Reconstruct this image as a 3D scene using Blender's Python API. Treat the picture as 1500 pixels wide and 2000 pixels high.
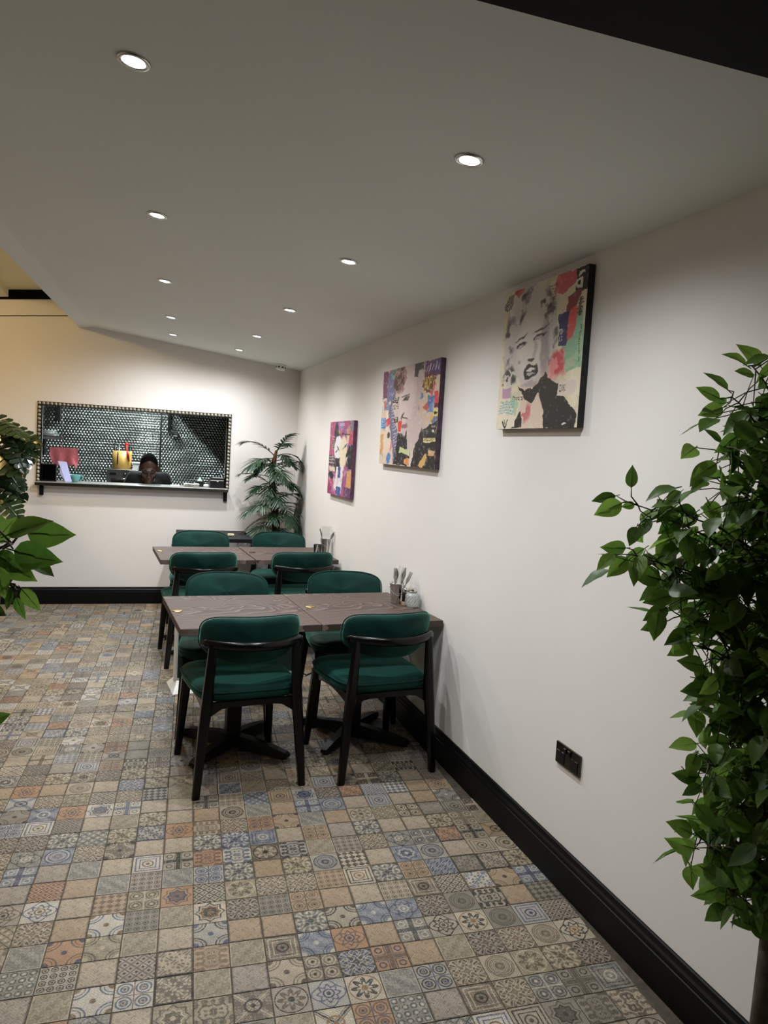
import bpy, bmesh, math, random
import numpy as np
from mathutils import Vector, Matrix, Euler, noise as mnoise

PI = math.pi
SC = bpy.context.scene
COL = SC.collection
for o in list(bpy.data.objects):
    bpy.data.objects.remove(o)

# ------------------------------------------------------------------ camera
CAM_POS = Vector((0.0, 0.0, 1.6))
YAW, PITCH, ROLL, FPX = 0.32264, -0.07793, 0.05836, 1487.667
_F = Vector((math.sin(YAW) * math.cos(PITCH), math.cos(YAW) * math.cos(PITCH), math.sin(PITCH)))
_R = Vector((math.cos(YAW), -math.sin(YAW), 0))
_U = _R.cross(_F)
CR = _R * math.cos(ROLL) + _U * math.sin(ROLL)
CU = _U * math.cos(ROLL) - _R * math.sin(ROLL)
cam_data = bpy.data.cameras.new('camera')
cam_data.sensor_fit = 'HORIZONTAL'
cam_data.sensor_width = 36
cam_data.lens = 36 * FPX / 1500
cam_data.clip_start = 0.05
cam = bpy.data.objects.new('camera', cam_data)
COL.objects.link(cam)
cam.matrix_world = Matrix(((CR.x, CU.x, -_F.x, CAM_POS.x), (CR.y, CU.y, -_F.y, CAM_POS.y), (CR.z, CU.z, -_F.z, CAM_POS.z), (0, 0, 0, 1)))
SC.camera = cam

# ------------------------------------------------------------------ world, exposure
world = bpy.data.worlds.new('world')
SC.world = world
world.use_nodes = True
world.node_tree.nodes['Background'].inputs[0].default_value = (0.5, 0.5, 0.5, 1)
world.node_tree.nodes['Background'].inputs[1].default_value = 0.02
SC.view_settings.view_transform = 'Standard'
SC.view_settings.look = 'None'
SC.view_settings.gamma = 1
SC.view_settings.use_curve_mapping = False
SC.view_settings.exposure = 0.0
DOWNLIGHT_W = 79.0
KITCHEN_W = 34.0
PENDANT_E = 260.0

# room constants, metres
XR, YB, HB, HC, SLOPE = 1.592, 7.692, 0.158, 2.371, 0.118
KB = 9.4            # kitchen rear wall


# ------------------------------------------------------------------ helpers
def lin(c):
    return tuple(((v / 255) / 12.92 if v / 255 <= 0.04045 else ((v / 255 + 0.055) / 1.055) ** 2.4) for v in c)


def at(px, py, depth):
    """a point in the room given a viewing direction and its distance along the view axis (used to survey positions)"""
    return CAM_POS + (_F + CR * ((px - 750) / FPX) + CU * ((1000 - py) / FPX)) * depth


def link(o, parent=None):
    COL.objects.link(o)
    if parent is not None:
        o.parent = parent
    return o


def tag(o, label=None, cat=None, group=None, kind=None):
    if label: o['label'] = label
    if cat: o['category'] = cat
    if group: o['group'] = group
    if kind: o['kind'] = kind
    return o


def empty(name, loc, rz=0.0, label=None, cat=None, group=None):
    o = bpy.data.objects.new(name, None)
    o.empty_display_size = 0.05
    o.location = loc
    o.rotation_euler = (0, 0, rz)
    link(o)
    return tag(o, label, cat, group)


class MB:
    def __init__(s):
        s.v = []; s.f = []; s.sm = []

    def add(s, vs, fs, smooth=False):
        n = len(s.v)
        s.v += [tuple(p) for p in vs]
        s.f += [tuple(i + n for i in f) for f in fs]
        s.sm += [smooth] * len(fs)
        return s

    def box(s, x0, x1, y0, y1, z0, z1, M=None):
        vs = [Vector(p) for p in ((x0, y0, z0), (x1, y0, z0), (x1, y1, z0), (x0, y1, z0), (x0, y0, z1), (x1, y0, z1), (x1, y1, z1), (x0, y1, z1))]
        if M is not None: vs = [M @ p for p in vs]
        return s.add(vs, [(3, 2, 1, 0), (4, 5, 6, 7), (0, 1, 5, 4), (1, 2, 6, 5), (2, 3, 7, 6), (3, 0, 4, 7)])

    def rbox(s, x0, x1, y0, y1, z0, z1, r=0.004, seg=2, M=None):
        bm = bmesh.new()
        bmesh.ops.create_cube(bm, size=1)
        for v in bm.verts:
            v.co = Vector((x0 + (v.co.x + .5) * (x1 - x0), y0 + (v.co.y + .5) * (y1 - y0), z0 + (v.co.z + .5) * (z1 - z0)))
        bmesh.ops.bevel(bm, geom=list(bm.edges), offset=r, segments=seg, profile=0.5, affect='EDGES')
        bm.verts.index_update()
        vs = [(M @ v.co if M is not None else v.co.copy()) for v in bm.verts]
        fs = [[v.index for v in f.verts] for f in bm.faces]
        bm.free()
        return s.add(vs, fs, False)

    def tube(s, pts, rad, n=8, cap=True, smooth=True, flat=1.0):
        pts = [Vector(p) for p in pts]
        if not hasattr(rad, '__len__'): rad = [rad] * len(pts)
        rings = []; prev = None
        for i, p in enumerate(pts):
            t = (pts[min(i + 1, len(pts) - 1)] - pts[max(i - 1, 0)])
            if t.length < 1e-9: t = Vector((0, 0, 1))
            t.normalize()
            if prev is None:
                a = Vector((0, 0, 1)) if abs(t.z) < .9 else Vector((1, 0, 0))
                u = t.cross(a).normalized()
            else:
                u = (prev - t * prev.dot(t))
                u = u.normalized() if u.length > 1e-6 else t.orthogonal().normalized()
            prev = u
            w = t.cross(u)
            rings.append([p + (u * math.cos(2 * PI * k / n) + w * math.sin(2 * PI * k / n) * flat) * rad[i] for k in range(n)])
        vs = [q for r in rings for q in r]
        fs = [(i * n + k, i * n + (k + 1) % n, (i + 1) * n + (k + 1) % n, (i + 1) * n + k) for i in range(len(pts) - 1) for k in range(n)]
        s.add(vs, fs, smooth)
        if cap:
            m = len(s.v) - len(vs)
            s.f += [tuple(m + k for k in reversed(range(n))), tuple(m + (len(pts) - 1) * n + k for k in range(n))]
            s.sm += [False, False]
        return s

    def lathe(s, prof, n=24, M=None, smooth=True):
        vs = []
        for r, z in prof:
            for k in range(n):
                p = Vector((r * math.cos(2 * PI * k / n), r * math.sin(2 * PI * k / n), z))
                vs.append(M @ p if M is not None else p)
        fs = [(i * n + k, i * n + (k + 1) % n, (i + 1) * n + (k + 1) % n, (i + 1) * n + k) for i in range(len(prof) - 1) for k in range(n)]
        s.add(vs, fs, smooth)
        m = len(s.v) - len(vs)
        if prof[0][0] > 1e-6: s.f.append(tuple(m + k for k in reversed(range(n)))); s.sm.append(False)
        if prof[-1][0] > 1e-6: s.f.append(tuple(m + (len(prof) - 1) * n + k for k in range(n))); s.sm.append(False)
        return s

    def sell(s, a, b, c, e1=0.5, e2=0.5, nu=24, nv=12, fn=None):
        """superellipsoid, half sizes a b c, shaped afterwards by fn(p)"""
        pw = lambda t, e: math.copysign(abs(t) ** e, t)
        vs = [Vector((0, 0, -c))]
        for j in range(1, nv):
            ph = -PI / 2 + PI * j / nv
            for i in range(nu):
                th = 2 * PI * i / nu
                vs.append(Vector((a * pw(math.cos(ph), e1) * pw(math.cos(th), e2), b * pw(math.cos(ph), e1) * pw(math.sin(th), e2), c * pw(math.sin(ph), e1))))
        vs.append(Vector((0, 0, c)))
        if fn: vs = [fn(p) for p in vs]
        fs = [(0, 1 + (i + 1) % nu, 1 + i) for i in range(nu)]
        for j in range(nv - 2):
            for i in range(nu):
                q = 1 + j * nu; r = q + nu
                fs.append((q + i, q + (i + 1) % nu, r + (i + 1) % nu, r + i))
        q = 1 + (nv - 2) * nu; t = len(vs) - 1
        fs += [(q + i, q + (i + 1) % nu, t) for i in range(nu)]
        return s.add(vs, fs, True)

    def extrude(s, poly, p0, p1, up=(0, 0, 1), smooth=False):
        """closed 2-D profile (side, up) swept from p0 to p1"""
        p0 = Vector(p0); p1 = Vector(p1); t = (p1 - p0).normalized(); up = Vector(up); sd = t.cross(up).normalized()
        n = len(poly)
        vs = [p + sd * a + up * b for p in (p0, p1) for a, b in poly]
        s.add(vs, [(k, (k + 1) % n, n + (k + 1) % n, n + k) for k in range(n)], smooth)
        m = len(s.v) - 2 * n
        s.f += [tuple(m + k for k in reversed(range(n))), tuple(m + n + k for k in range(n))]
        s.sm += [False, False]
        return s

    def mesh(s, name, mat=None):
        me = bpy.data.meshes.new(name)
        me.from_pydata(s.v, [], s.f)
        bm = bmesh.new(); bm.from_mesh(me)
        bmesh.ops.recalc_face_normals(bm, faces=bm.faces)
        bm.to_mesh(me); bm.free()
        me.polygons.foreach_set('use_smooth', s.sm)
        if mat is not None: me.materials.append(mat)
        return me

    def build(s, name, mat=None, parent=None, loc=None):
        o = bpy.data.objects.new(name, s.mesh(name, mat))
        link(o, parent)
        if loc is not None: o.location = loc
        return o


def copy_tree(o, parent=None):
    c = o.copy()
    COL.objects.link(c)
    c.parent = parent
    for ch in list(o.children):
        copy_tree(ch, c)
    return c


def look(v, up=Vector((0, 0, 1))):
    """rotation matrix whose +Y axis is v"""
    y = Vector(v).normalized()
    x = y.cross(up)
    x = x.normalized() if x.length > 1e-5 else Vector((1, 0, 0))
    z = x.cross(y)
    return Matrix(((x.x, y.x, z.x), (x.y, y.y, z.y), (x.z, y.z, z.z))).to_4x4()


# ------------------------------------------------------------------ materials
class X:
    """tiny expression layer over Math nodes"""
    nt = None

    def __init__(s, k): s.k = k

    @staticmethod
    def op(name, *a):
        n = X.nt.nodes.new('ShaderNodeMath'); n.operation = name
        for i, v in enumerate(a):
            if isinstance(v, X): X.nt.links.new(v.k, n.inputs[i])
            else: n.inputs[i].default_value = v
        return X(n.outputs[0])

    def __add__(s, o): return X.op('ADD', s, o)
    __radd__ = __add__
    def __sub__(s, o): return X.op('SUBTRACT', s, o)
    def __rsub__(s, o): return X.op('SUBTRACT', o, s)
    def __mul__(s, o): return X.op('MULTIPLY', s, o)
    __rmul__ = __mul__
    def __lt__(s, o): return X.op('LESS_THAN', s, o)
    def __gt__(s, o): return X.op('GREATER_THAN', s, o)


def xabs(a): return X.op('ABSOLUTE', a)
def xsin(a): return X.op('SINE', a)
def xcos(a): return X.op('COSINE', a)
def xmin(a, b): return X.op('MINIMUM', a, b)
def xmax(a, b): return X.op('MAXIMUM', a, b)
def xfr(a): return X.op('FRACT', a)
def hyp(a, b): return X.op('SQRT', a * a + b * b)
def near(a, c, w): return xabs(a - c) < w


def new_mat(name):
    m = bpy.data.materials.new(name); m.use_nodes = True
    nt = m.node_tree
    return m, nt, nt.nodes['Principled BSDF']


def mixc(nt, fac, a, b, mode='MIX'):
    n = nt.nodes.new('ShaderNodeMix'); n.data_type = 'RGBA'; n.blend_type = mode
    for sock, v in ((n.inputs[0], fac), (n.inputs[6], a), (n.inputs[7], b)):
        if hasattr(v, 'is_linked') or isinstance(v, bpy.types.NodeSocket): nt.links.new(v, sock)
        elif isinstance(v, X): nt.links.new(v.k, sock)
        elif isinstance(v, (int, float)): sock.default_value = v
        else: sock.default_value = (*v[:3], 1)
    return n.outputs[2]


def noise(nt, scale, detail=4, rough=.55, coord='Object', stretch=None, dist=0.0):
    tc = nt.nodes.new('ShaderNodeTexCoord')
    n = nt.nodes.new('ShaderNodeTexNoise')
    n.inputs['Scale'].default_value = scale; n.inputs['Detail'].default_value = detail
    n.inputs['Roughness'].default_value = rough; n.inputs['Distortion'].default_value = dist
    src = tc.outputs[coord]
    if stretch:
        mp = nt.nodes.new('ShaderNodeMapping'); mp.inputs['Scale'].default_value = stretch
        nt.links.new(src, mp.inputs[0]); src = mp.outputs[0]
    nt.links.new(src, n.inputs['Vector'])
    return n.outputs['Fac']


def ramp(nt, fac, stops):
    r = nt.nodes.new('ShaderNodeValToRGB')
    e = r.color_ramp.elements
    while len(e) < len(stops): e.new(0.5)
    for k, (p, c) in enumerate(stops):
        e[k].position = p; e[k].color = (*c[:3], 1)
    nt.links.new(fac, r.inputs[0])
    return r.outputs[0]


def bump(nt, b, h, strength=.3, dist=.002):
    n = nt.nodes.new('ShaderNodeBump'); n.inputs['Strength'].default_value = strength; n.inputs['Distance'].default_value = dist
    nt.links.new(h, n.inputs['Height']); nt.links.new(n.outputs[0], b.inputs['Normal'])


def mat(name, rgb, rough=.5, metal=0.0, var=.0, vscale=8, sheen=0.0, sheen_tint=None, bmp=0.0, bscale=60, spec=.5, coat=0.0, trans=0.0, ior=1.45, emit=None, emit_s=0.0, sss=0.0):
    m, nt, b = new_mat(name)
    c = lin(rgb)
    b.inputs['Base Color'].default_value = (*c, 1)
    b.inputs['Roughness'].default_value = rough
    b.inputs['Metallic'].default_value = metal
    b.inputs['Specular IOR Level'].default_value = spec
    b.inputs['Coat Weight'].default_value = coat
    b.inputs['Transmission Weight'].default_value = trans
    b.inputs['IOR'].default_value = ior
    if sheen:
        b.inputs['Sheen Weight'].default_value = sheen
        b.inputs['Sheen Roughness'].default_value = .35
        if sheen_tint: b.inputs['Sheen Tint'].default_value = (*lin(sheen_tint), 1)
    if var:
        f = noise(nt, vscale, 5)
        o = ramp(nt, f, [(.3, [v * (1 - var) for v in c]), (.7, [min(1, v * (1 + var)) for v in c])])
        nt.links.new(o, b.inputs['Base Color'])
    if bmp:
        bump(nt, b, noise(nt, bscale, 4), bmp, .002)
    if emit:
        b.inputs['Emission Color'].default_value = (*lin(emit), 1)
        b.inputs['Emission Strength'].default_value = emit_s
    return m


M = {}
M['wall'] = mat('wall_paint', (228, 224, 220), .75, var=.025, vscale=1.5, bmp=.06, bscale=90)
M['ceiling'] = mat('ceiling_paint', (226, 229, 225), .85, var=.02, vscale=1.2)
M['black_paint'] = mat('black_satin_paint', (7, 7, 8), .5, var=.1, vscale=6, spec=.22)
M['black_beam'] = mat('black_beam_paint', (8, 9, 11), .7, var=.15, vscale=2, spec=.15)
M['black_wood'] = mat('black_lacquered_wood', (5, 5, 5), .25, var=.2, vscale=20, spec=.3)
M['black_metal'] = mat('black_powder_coat', (9, 9, 9), .45, var=.15, vscale=12, spec=.3)
M['black_plastic'] = mat('black_plastic', (16, 16, 18), .35)
M['chrome'] = mat('chrome', (215, 215, 212), .14, 1)
M['steel'] = mat('brushed_steel', (150, 151, 148), .3, 1, var=.15, vscale=30)
M['steel_dark'] = mat('dark_steel', (84, 84, 80), .36, 1, var=.25, vscale=18)
M['counter_steel'] = mat('counter_steel', (176, 178, 174), .38, .55, var=.15, vscale=24)
M['emboss'] = mat('embossed_steel', (150, 154, 150), .30, 1, var=.1, vscale=9)
M['trim_steel'] = mat('embossed_trim_steel', (206, 198, 178), .42, .7, var=.25, vscale=40)
M['velvet'] = mat('green_velvet', (8, 48, 42), .7, var=.4, vscale=7, sheen=1.0, sheen_tint=(84, 150, 134), spec=.2)
M['white'] = mat('white_plastic', (228, 228, 226), .4)
M['paper'] = mat('white_paper', (238, 236, 230), .7, var=.03, vscale=30)
M['brass'] = mat('brass_disc', (196, 168, 100), .3, 1)
M['lamp_face'] = mat('lamp_face', (255, 255, 255), .4, emit=(255, 252, 246), emit_s=14)
M['gold'] = mat('gold_pot', (222, 176, 96), .4, .25, var=.1, vscale=10)
M['turq'] = mat('turquoise_glaze', (96, 160, 160), .25, var=.12, vscale=40)
M['lilac'] = mat('lilac_paper', (172, 178, 226), .6)
M['pink'] = mat('pink_towel', (246, 132, 138), .95, var=.15, vscale=60, sheen=.4, bmp=.6, bscale=160)
M['glass'] = mat('clear_glass', (240, 245, 245), .04, trans=1.0)
M['green_panel'] = mat('dark_green_panel', (22, 38, 34), .5)
M['terracotta_dark'] = mat('dark_planter', (26, 26, 27), .5, var=.1)
M['soil'] = mat('soil', (48, 38, 30), .95, var=.4, vscale=50)
M['red'] = mat('red_plastic', (176, 36, 28), .4)
M['bark'] = mat('bark', (92, 84, 72), .85, var=.35, vscale=35, bmp=.5, bscale=45)
M['palm_bark'] = mat('palm_fibre', (82, 44, 26), .95, var=.4, vscale=50, bmp=.9, bscale=70)
M['twig'] = mat('twig', (60, 58, 36), .7)
M['yellow_ceiling'] = mat('cream_ceiling_paint', (225, 214, 178), .8, var=.03, vscale=1.5)


def leaf_mat(name, c0, c1, trans=.35, rough=.4):
    m, nt, b = new_mat(name)
    oi = nt.nodes.new('ShaderNodeObjectInfo')
    at_ = nt.nodes.new('ShaderNodeAttribute'); at_.attribute_name = 'tone'
    s = nt.nodes.new('ShaderNodeMath'); s.operation = 'ADD'
    nt.links.new(oi.outputs['Random'], s.inputs[0]); nt.links.new(at_.outputs['Fac'], s.inputs[1])
    fr = nt.nodes.new('ShaderNodeMath'); fr.operation = 'FRACT'; nt.links.new(s.outputs[0], fr.inputs[0])
    col = ramp(nt, fr.outputs[0], [(0.0, lin(c0)), (.55, [(a + 2 * b_) / 3 for a, b_ in zip(lin(c1), lin(c0))]), (.8, [(a + b_) / 2 for a, b_ in zip(lin(c1), lin(c0))]), (1, lin(c1))])
    vein = noise(nt, 30, 3)
    col = mixc(nt, .25, col, ramp(nt, vein, [(.3, lin(c0)), (.7, lin(c1))]))
    nt.links.new(col, b.inputs['Base Color'])
    b.inputs['Roughness'].default_value = rough
    tr = nt.nodes.new('ShaderNodeBsdfTranslucent'); nt.links.new(col, tr.inputs[0])
    mx = nt.nodes.new('ShaderNodeMixShader'); mx.inputs[0].default_value = trans
    out = nt.nodes['Material Output']
    nt.links.new(b.outputs[0], mx.inputs[1]); nt.links.new(tr.outputs[0], mx.inputs[2]); nt.links.new(mx.outputs[0], out.inputs[0])
    return m


M['ficus'] = leaf_mat('ficus_leaf', (48, 86, 28), (142, 178, 76), .55, .45)
M['palm'] = leaf_mat('palm_leaf', (14, 38, 26), (48, 82, 44), .15, .35)
M['monstera'] = leaf_mat('monstera_leaf', (18, 34, 22), (50, 66, 36), .15, .22)


def wood_mat(name, dark, light):
    m, nt, b = new_mat(name)
    X.nt = nt
    tc = nt.nodes.new('ShaderNodeTexCoord')
    sp = nt.nodes.new('ShaderNodeSeparateXYZ'); nt.links.new(tc.outputs['Object'], sp.inputs[0])
    x, y = X(sp.outputs[0]), X(sp.outputs[1])
    big = X(noise(nt, 3.0, 2, .5, stretch=(.8, 1.3, 1)))
    mid = X(noise(nt, 14, 3, .6, stretch=(.5, 1.4, 1)))
    # flat-sawn growth rings: nested arches stretched along x
    r = hyp(xabs(y + big * .34 - .17) * 5.2, x * .75 + .6) + big * 1.25 + mid * .10
    g = xfr(r * 8.0)
    g = X.op('POWER', g, 1.6)
    fine = noise(nt, 40, 5, .7, stretch=(1.0, 14, 14))
    c = ramp(nt, g.k, [(.0, [(a * .75 + d * .25) for a, d in zip(lin(dark), lin(light))]), (.55, [(a * .55 + d * .45) for a, d in zip(lin(dark), lin(light))]), (.9, lin(light)), (1.0, lin(dark))])
    c = mixc(nt, .22, c, ramp(nt, fine, [(.35, lin(dark)), (.7, lin(light))]))
    nt.links.new(c, b.inputs['Base Color'])
    b.inputs['Roughness'].default_value = .5
    b.inputs['Specular IOR Level'].default_value = .1
    bump(nt, b, g.k, .25, .001)
    return m


M['table_wood'] = wood_mat('dark_ash_laminate', (13, 10, 9), (126, 109, 102))
M['table_black'] = wood_mat('black_ash_laminate', (24, 24, 26), (44, 44, 48))

# ---- printed floor tiles: each pattern is a node material, its three inks are mesh attributes
def tile_material(idx, fn):
    m, nt, b = new_mat('printed_tile_%d' % idx)
    X.nt = nt
    uvn = nt.nodes.new('ShaderNodeUVMap'); uvn.uv_map = 'UVMap'
    sp = nt.nodes.new('ShaderNodeSeparateXYZ'); nt.links.new(uvn.outputs[0], sp.inputs[0])
    u = X(sp.outputs[0]) * 2.0 - 1.0
    v = X(sp.outputs[1]) * 2.0 - 1.0
    wob = noise(nt, 55, 2)
    u = u + (X(wob) - .5) * .09
    m1, m2 = fn(u, v)
    orn = xsin(u * 17.0 + xsin(v * 11.0) * 2.2) * xsin(v * 17.0 + xsin(u * 11.0) * 2.2)
    m1 = xmax(m1, (orn > .28) * .38)
    m2 = xmax(m2, (orn < -.5) * .35)
    cs = []
    for a in ('ink_a', 'ink_b', 'ink_c'):
        n = nt.nodes.new('ShaderNodeAttribute'); n.attribute_name = a; cs.append(n.outputs['Color'])
    wear = noise(nt, 120, 5, .75)
    blot = noise(nt, 11, 4, .6)
    wf = ramp(nt, wear, [(.34, (.1, .1, .1)), (.5, (1, 1, 1))])
    grain = noise(nt, 420, 3, .8)
    f1 = nt.nodes.new('ShaderNodeMath'); f1.operation = 'MULTIPLY'; nt.links.new(m1.k, f1.inputs[0]); nt.links.new(wf, f1.inputs[1])
    f2 = nt.nodes.new('ShaderNodeMath'); f2.operation = 'MULTIPLY'; nt.links.new(m2.k, f2.inputs[0]); nt.links.new(wf, f2.inputs[1])
    c = mixc(nt, f1.outputs[0], cs[0], cs[1])
    c = mixc(nt, f2.outputs[0], c, cs[2])
    g = mixc(nt, 1.0, c, ramp(nt, blot, [(.25, (.62, .60, .57)), (.75, (1.1, 1.08, 1.05))]), 'MULTIPLY')
    g = mixc(nt, 1.0, g, ramp(nt, wear, [(.2, (.66, .64, .62)), (.7, (1.14, 1.14, 1.14))]), 'MULTIPLY')
    g = mixc(nt, 1.0, g, ramp(nt, grain, [(.3, (.58, .57, .56)), (.68, (.98, .98, .985))]), 'MULTIPLY')
    nt.links.new(g, b.inputs['Base Color'])
    b.inputs['Roughness'].default_value = .5
    b.inputs['Specular IOR Level'].default_value = .22
    bump(nt, b, wear, .15, .0006)
    return m


def P_plain(u, v):
    s_ = xsin(u * 9.0 + xsin(v * 13.0)) * xsin(v * 8.0 + xsin(u * 11.0)); return (s_ > .45) * .5, (xmax(xabs(u), xabs(v)) > .95) * .7
def P_rings(u, v):
    r = hyp(u, v); return (xmax(near(r, .86, .05), xmax(near(r, .6, .04), (r < .32) * (r > .12)))), xmax(near(r, .74, .03), near(xfr(r * 9.0), .5, .14) * (r < .58))
def P_star(u, v):
    a, b = xabs(u), xabs(v); sq = xmax(a, b); di = (a + b) * .7071; d = xmin(sq, di)
    return xmax(d < .52, near(d, .66, .05)), xmax(near(d, .45, .05), hyp(u, v) < .16)
def P_petal(u, v):
    r = hyp(u, v); th = X.op('ARCTAN2', v, u); p = xabs(xcos(th * 4.0)) * .5 + .32
    return (r < p) * (r > p * .55), xmax(r < .2, near(r, .92, .04))
def P_lattice(u, v):
    a = xabs(xfr((u + v) * 1.5) - .5); b = xabs(xfr((u - v) * 1.5) - .5)
    return xmax(a, b) > .42, (xmax(a, b) < .16)
def P_check(u, v):
    a = xfr((u + v) * 1.0) > .5; b = xfr((u - v) * 1.0) > .5; s = a + b - a * b * 2.0
    return s, (xabs(xfr((u + v) * 2.0) - .5) < .07) * s
def P_quatre(u, v):
    a, b = xabs(u) - .5, xabs(v) - .5; r = hyp(a, b)
    return xmax(near(r, .4, .05), near(r, .2, .06)), xmax(r < .1, xmin(xabs(u), xabs(v)) < .035)
def P_cross(u, v):
    a, b = xabs(u), xabs(v); c = xmin(a, b)
    return (c < .16), xmax(near(c, .24, .03), near(hyp(a - .62, b - .62), .2, .05))
def P_frame(u, v):
    s = xmax(xabs(u), xabs(v)); r = hyp(u, v)
    return xmax(near(s, .82, .05), near(s, .55, .04)), xmax(near(r, .36, .05), r < .14)
def P_arcs(u, v):
    a, b = 1.0 - xabs(u), 1.0 - xabs(v); r = hyp(a, b)
    return xmax(near(r, .72, .05), near(r, .52, .03)), xmax(r < .3, hyp(u, v) < .18)
def P_diag(u, v):
    d = xabs(xabs(u) - xabs(v)); r = hyp(u, v)
    return xmax(d < .09, near(d, .2, .03)), xmax(near(r, .45, .06), r < .15)
def P_dots(u, v):
    a, b = xfr(u * 2.0) - .5, xfr(v * 2.0) - .5; r = hyp(a, b)
    return near(r, .34, .07), r < .16
def P_damask(u, v):
    a, b = xabs(u), xabs(v)
    f = xsin(a * 7.0 + xsin(b * 6.0) * 2.4) * xsin(b * 7.0 + xsin(a * 6.0) * 2.4)
    return f > .18, f < -.45
def P_scroll(u, v):
    a, b = xabs(u), xabs(v); r = hyp(u, v)
    f = xsin(r * 11.0 + xsin(a * 9.0) * 1.6 - xsin(b * 9.0) * 1.6)
    return f > .35, (near(f, -.6, .15)) * (r < .9)
def P_mosaic(u, v):
    a = xsin(u * 14.0 + xsin(v * 9.0) * 1.5); b = xsin(v * 14.0 + xsin(u * 9.0) * 1.5)
    return (a * b > .12), xmax(xabs(u), xabs(v)) > .93
def P_flower(u, v):
    r = hyp(u, v); th = X.op('ARCTAN2', v, u); p = xcos(th * 8.0) * .1 + .55
    q = xcos(th * 4.0) * .12 + .86
    return xmax(near(r, p, .07), near(r, q, .05)), xmax(r < .14, near(r, .3, .05))


PATS = [P_plain, P_rings, P_star, P_petal, P_lattice, P_check, P_quatre, P_cross, P_frame, P_arcs, P_diag, P_dots, P_damask, P_scroll, P_mosaic, P_flower]
TILE_MATS = [tile_material(i, f) for i, f in enumerate(PATS)]
INKS = [  # ground, ink, accent
    ((186, 174, 154), (120, 108, 92), (84, 76, 66)),
    ((178, 170, 152), (44, 45, 46), (82, 74, 62)),
    ((182, 178, 168), (92, 100, 120), (58, 66, 90)),
    ((178, 159, 134), (128, 108, 88), (72, 66, 60)),
    ((198, 190, 172), (50, 52, 54), (140, 108, 70)),
    ((146, 144, 136), (74, 77, 76), (192, 184, 168)),
    ((136, 140, 148), (76, 82, 98), (190, 186, 176)),
    ((182, 146, 114), (110, 94, 82), (62, 72, 96)),
    ((158, 148, 128), (90, 84, 68), (188, 176, 152)),
    ((204, 198, 184), (88, 98, 122), (116, 96, 66)),
    ((118, 109, 96), (184, 172, 152), (50, 47, 42)),
    ((170, 161, 148), (104, 90, 78), (50, 50, 50)),
    ((176, 170, 158), (62, 64, 64), (76, 88, 116)),
    ((150, 144, 132), (98, 92, 82), (66, 64, 58)),
]
PLAIN_INKS = [0, 3, 8, 0, 3, 11, 13, 5, 0, 8]

TDX = Vector((0.1112, -0.002, 0))
TDY = Vector((0.0086, 0.1175, 0))
T0 = Vector((0.1215, 2.3505, 0))      # a joint crossing surveyed on the floor
GAP = 0.0016


def tile_outline(g):
    fx, fy = g / TDX.length, g / TDY.length
    return [TDX * a + TDY * b for a, b in ((fx, fy), (1 - fx, fy), (1 - fx, 1 - fy), (fx, 1 - fy))]


def tile_geo():
    lo = tile_outline(GAP); hi = tile_outline(GAP + .0012)
    vs = [p + Vector((0, 0, -.004)) for p in lo] + [p + Vector((0, 0, -.0008)) for p in lo] + hi
    fs = [(8, 9, 10, 11)] + [(4 + k, 4 + (k + 1) % 4, 8 + (k + 1) % 4, 8 + k) for k in range(4)] + [(k, (k + 1) % 4, 4 + (k + 1) % 4, 4 + k) for k in range(4)]
    uv = [(0, 0), (1, 0), (1, 1), (0, 1)] * 3
    return vs, fs, uv


TV, TF, TUV = tile_geo()


def make_tile_mesh(pat, ink, rotk):
    me = bpy.data.meshes.new('tile')
    me.from_pydata(TV, [], TF)
    me.materials.append(TILE_MATS[pat])
    l = me.uv_layers.new(name='UVMap')
    for lp in me.loops:
        l.data[lp.index].uv = TUV[(lp.vertex_index + rotk) % 4]
    for nm, c in zip(('ink_a', 'ink_b', 'ink_c'), INKS[ink]):
        a = me.color_attributes.new(nm, 'FLOAT_COLOR', 'POINT')
        for d in a.data: d.color = (*lin(c), 1)
    return me


# ------------------------------------------------------------------ room shell
def struct(o, label, cat):
    return tag(o, label, cat, kind='structure')


m, nt, b = new_mat('dark_grout')
nt.links.new(ramp(nt, noise(nt, 30, 4), [(.3, lin((52, 46, 38))), (.7, lin((84, 75, 62)))]), b.inputs['Base Color']); b.inputs['Roughness'].default_value = .9
M['grout'] = m

floor = struct(MB().box(-3.3, 1.75, -3.5, 9.55, -.12, -.0025).build('floor', M['grout']), 'floor of small square patterned tiles in beige, grey and blue', 'floor')
rng = random.Random(7)
cells = []
for i in range(-34, 16):
    for j in range(-14, 48):
        c = T0 + TDX * (i + .5) + TDY * (j + .5)
        if c.x > XR - .02 or c.x < -2.75 or c.y > YB - .02 or c.y < .85: continue
        d = c - CAM_POS
        z = d.dot(_F); px = 750 + FPX * d.dot(CR) / z; py = 1000 - FPX * d.dot(CU) / z
        seen = -20 < px < 1520 and py < 2060
        cells.append((not seen, d.length, i, j))
cells.sort()
tile_cache = {}
rest = []
for n, (hid, dist, i, j) in enumerate(cells):
    if rng.random() < .3: pat, ink = (0, rng.choice(PLAIN_INKS)) if rng.random() < .6 else (12, rng.choice((0, 8, 11, 5)))
    else: pat, ink = rng.randrange(1, len(PATS)), rng.randrange(len(INKS))
    rk = rng.randrange(4)
    org = T0 + TDX * i + TDY * j
    if n < 298:
        key = (pat, ink)
        if key not in tile_cache: tile_cache[key] = make_tile_mesh(pat, ink, rk)
        t = bpy.data.objects.new('tile', tile_cache[key])
        t.location = org + Vector((0, 0, rng.uniform(-.0004, .0002)))
        link(t, floor)
    else:
        rest.append((org, pat, ink, rk))
nv, nf = len(TV), len(TF)
me = bpy.data.meshes.new('tile_field')
allv = []; allf = []
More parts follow.
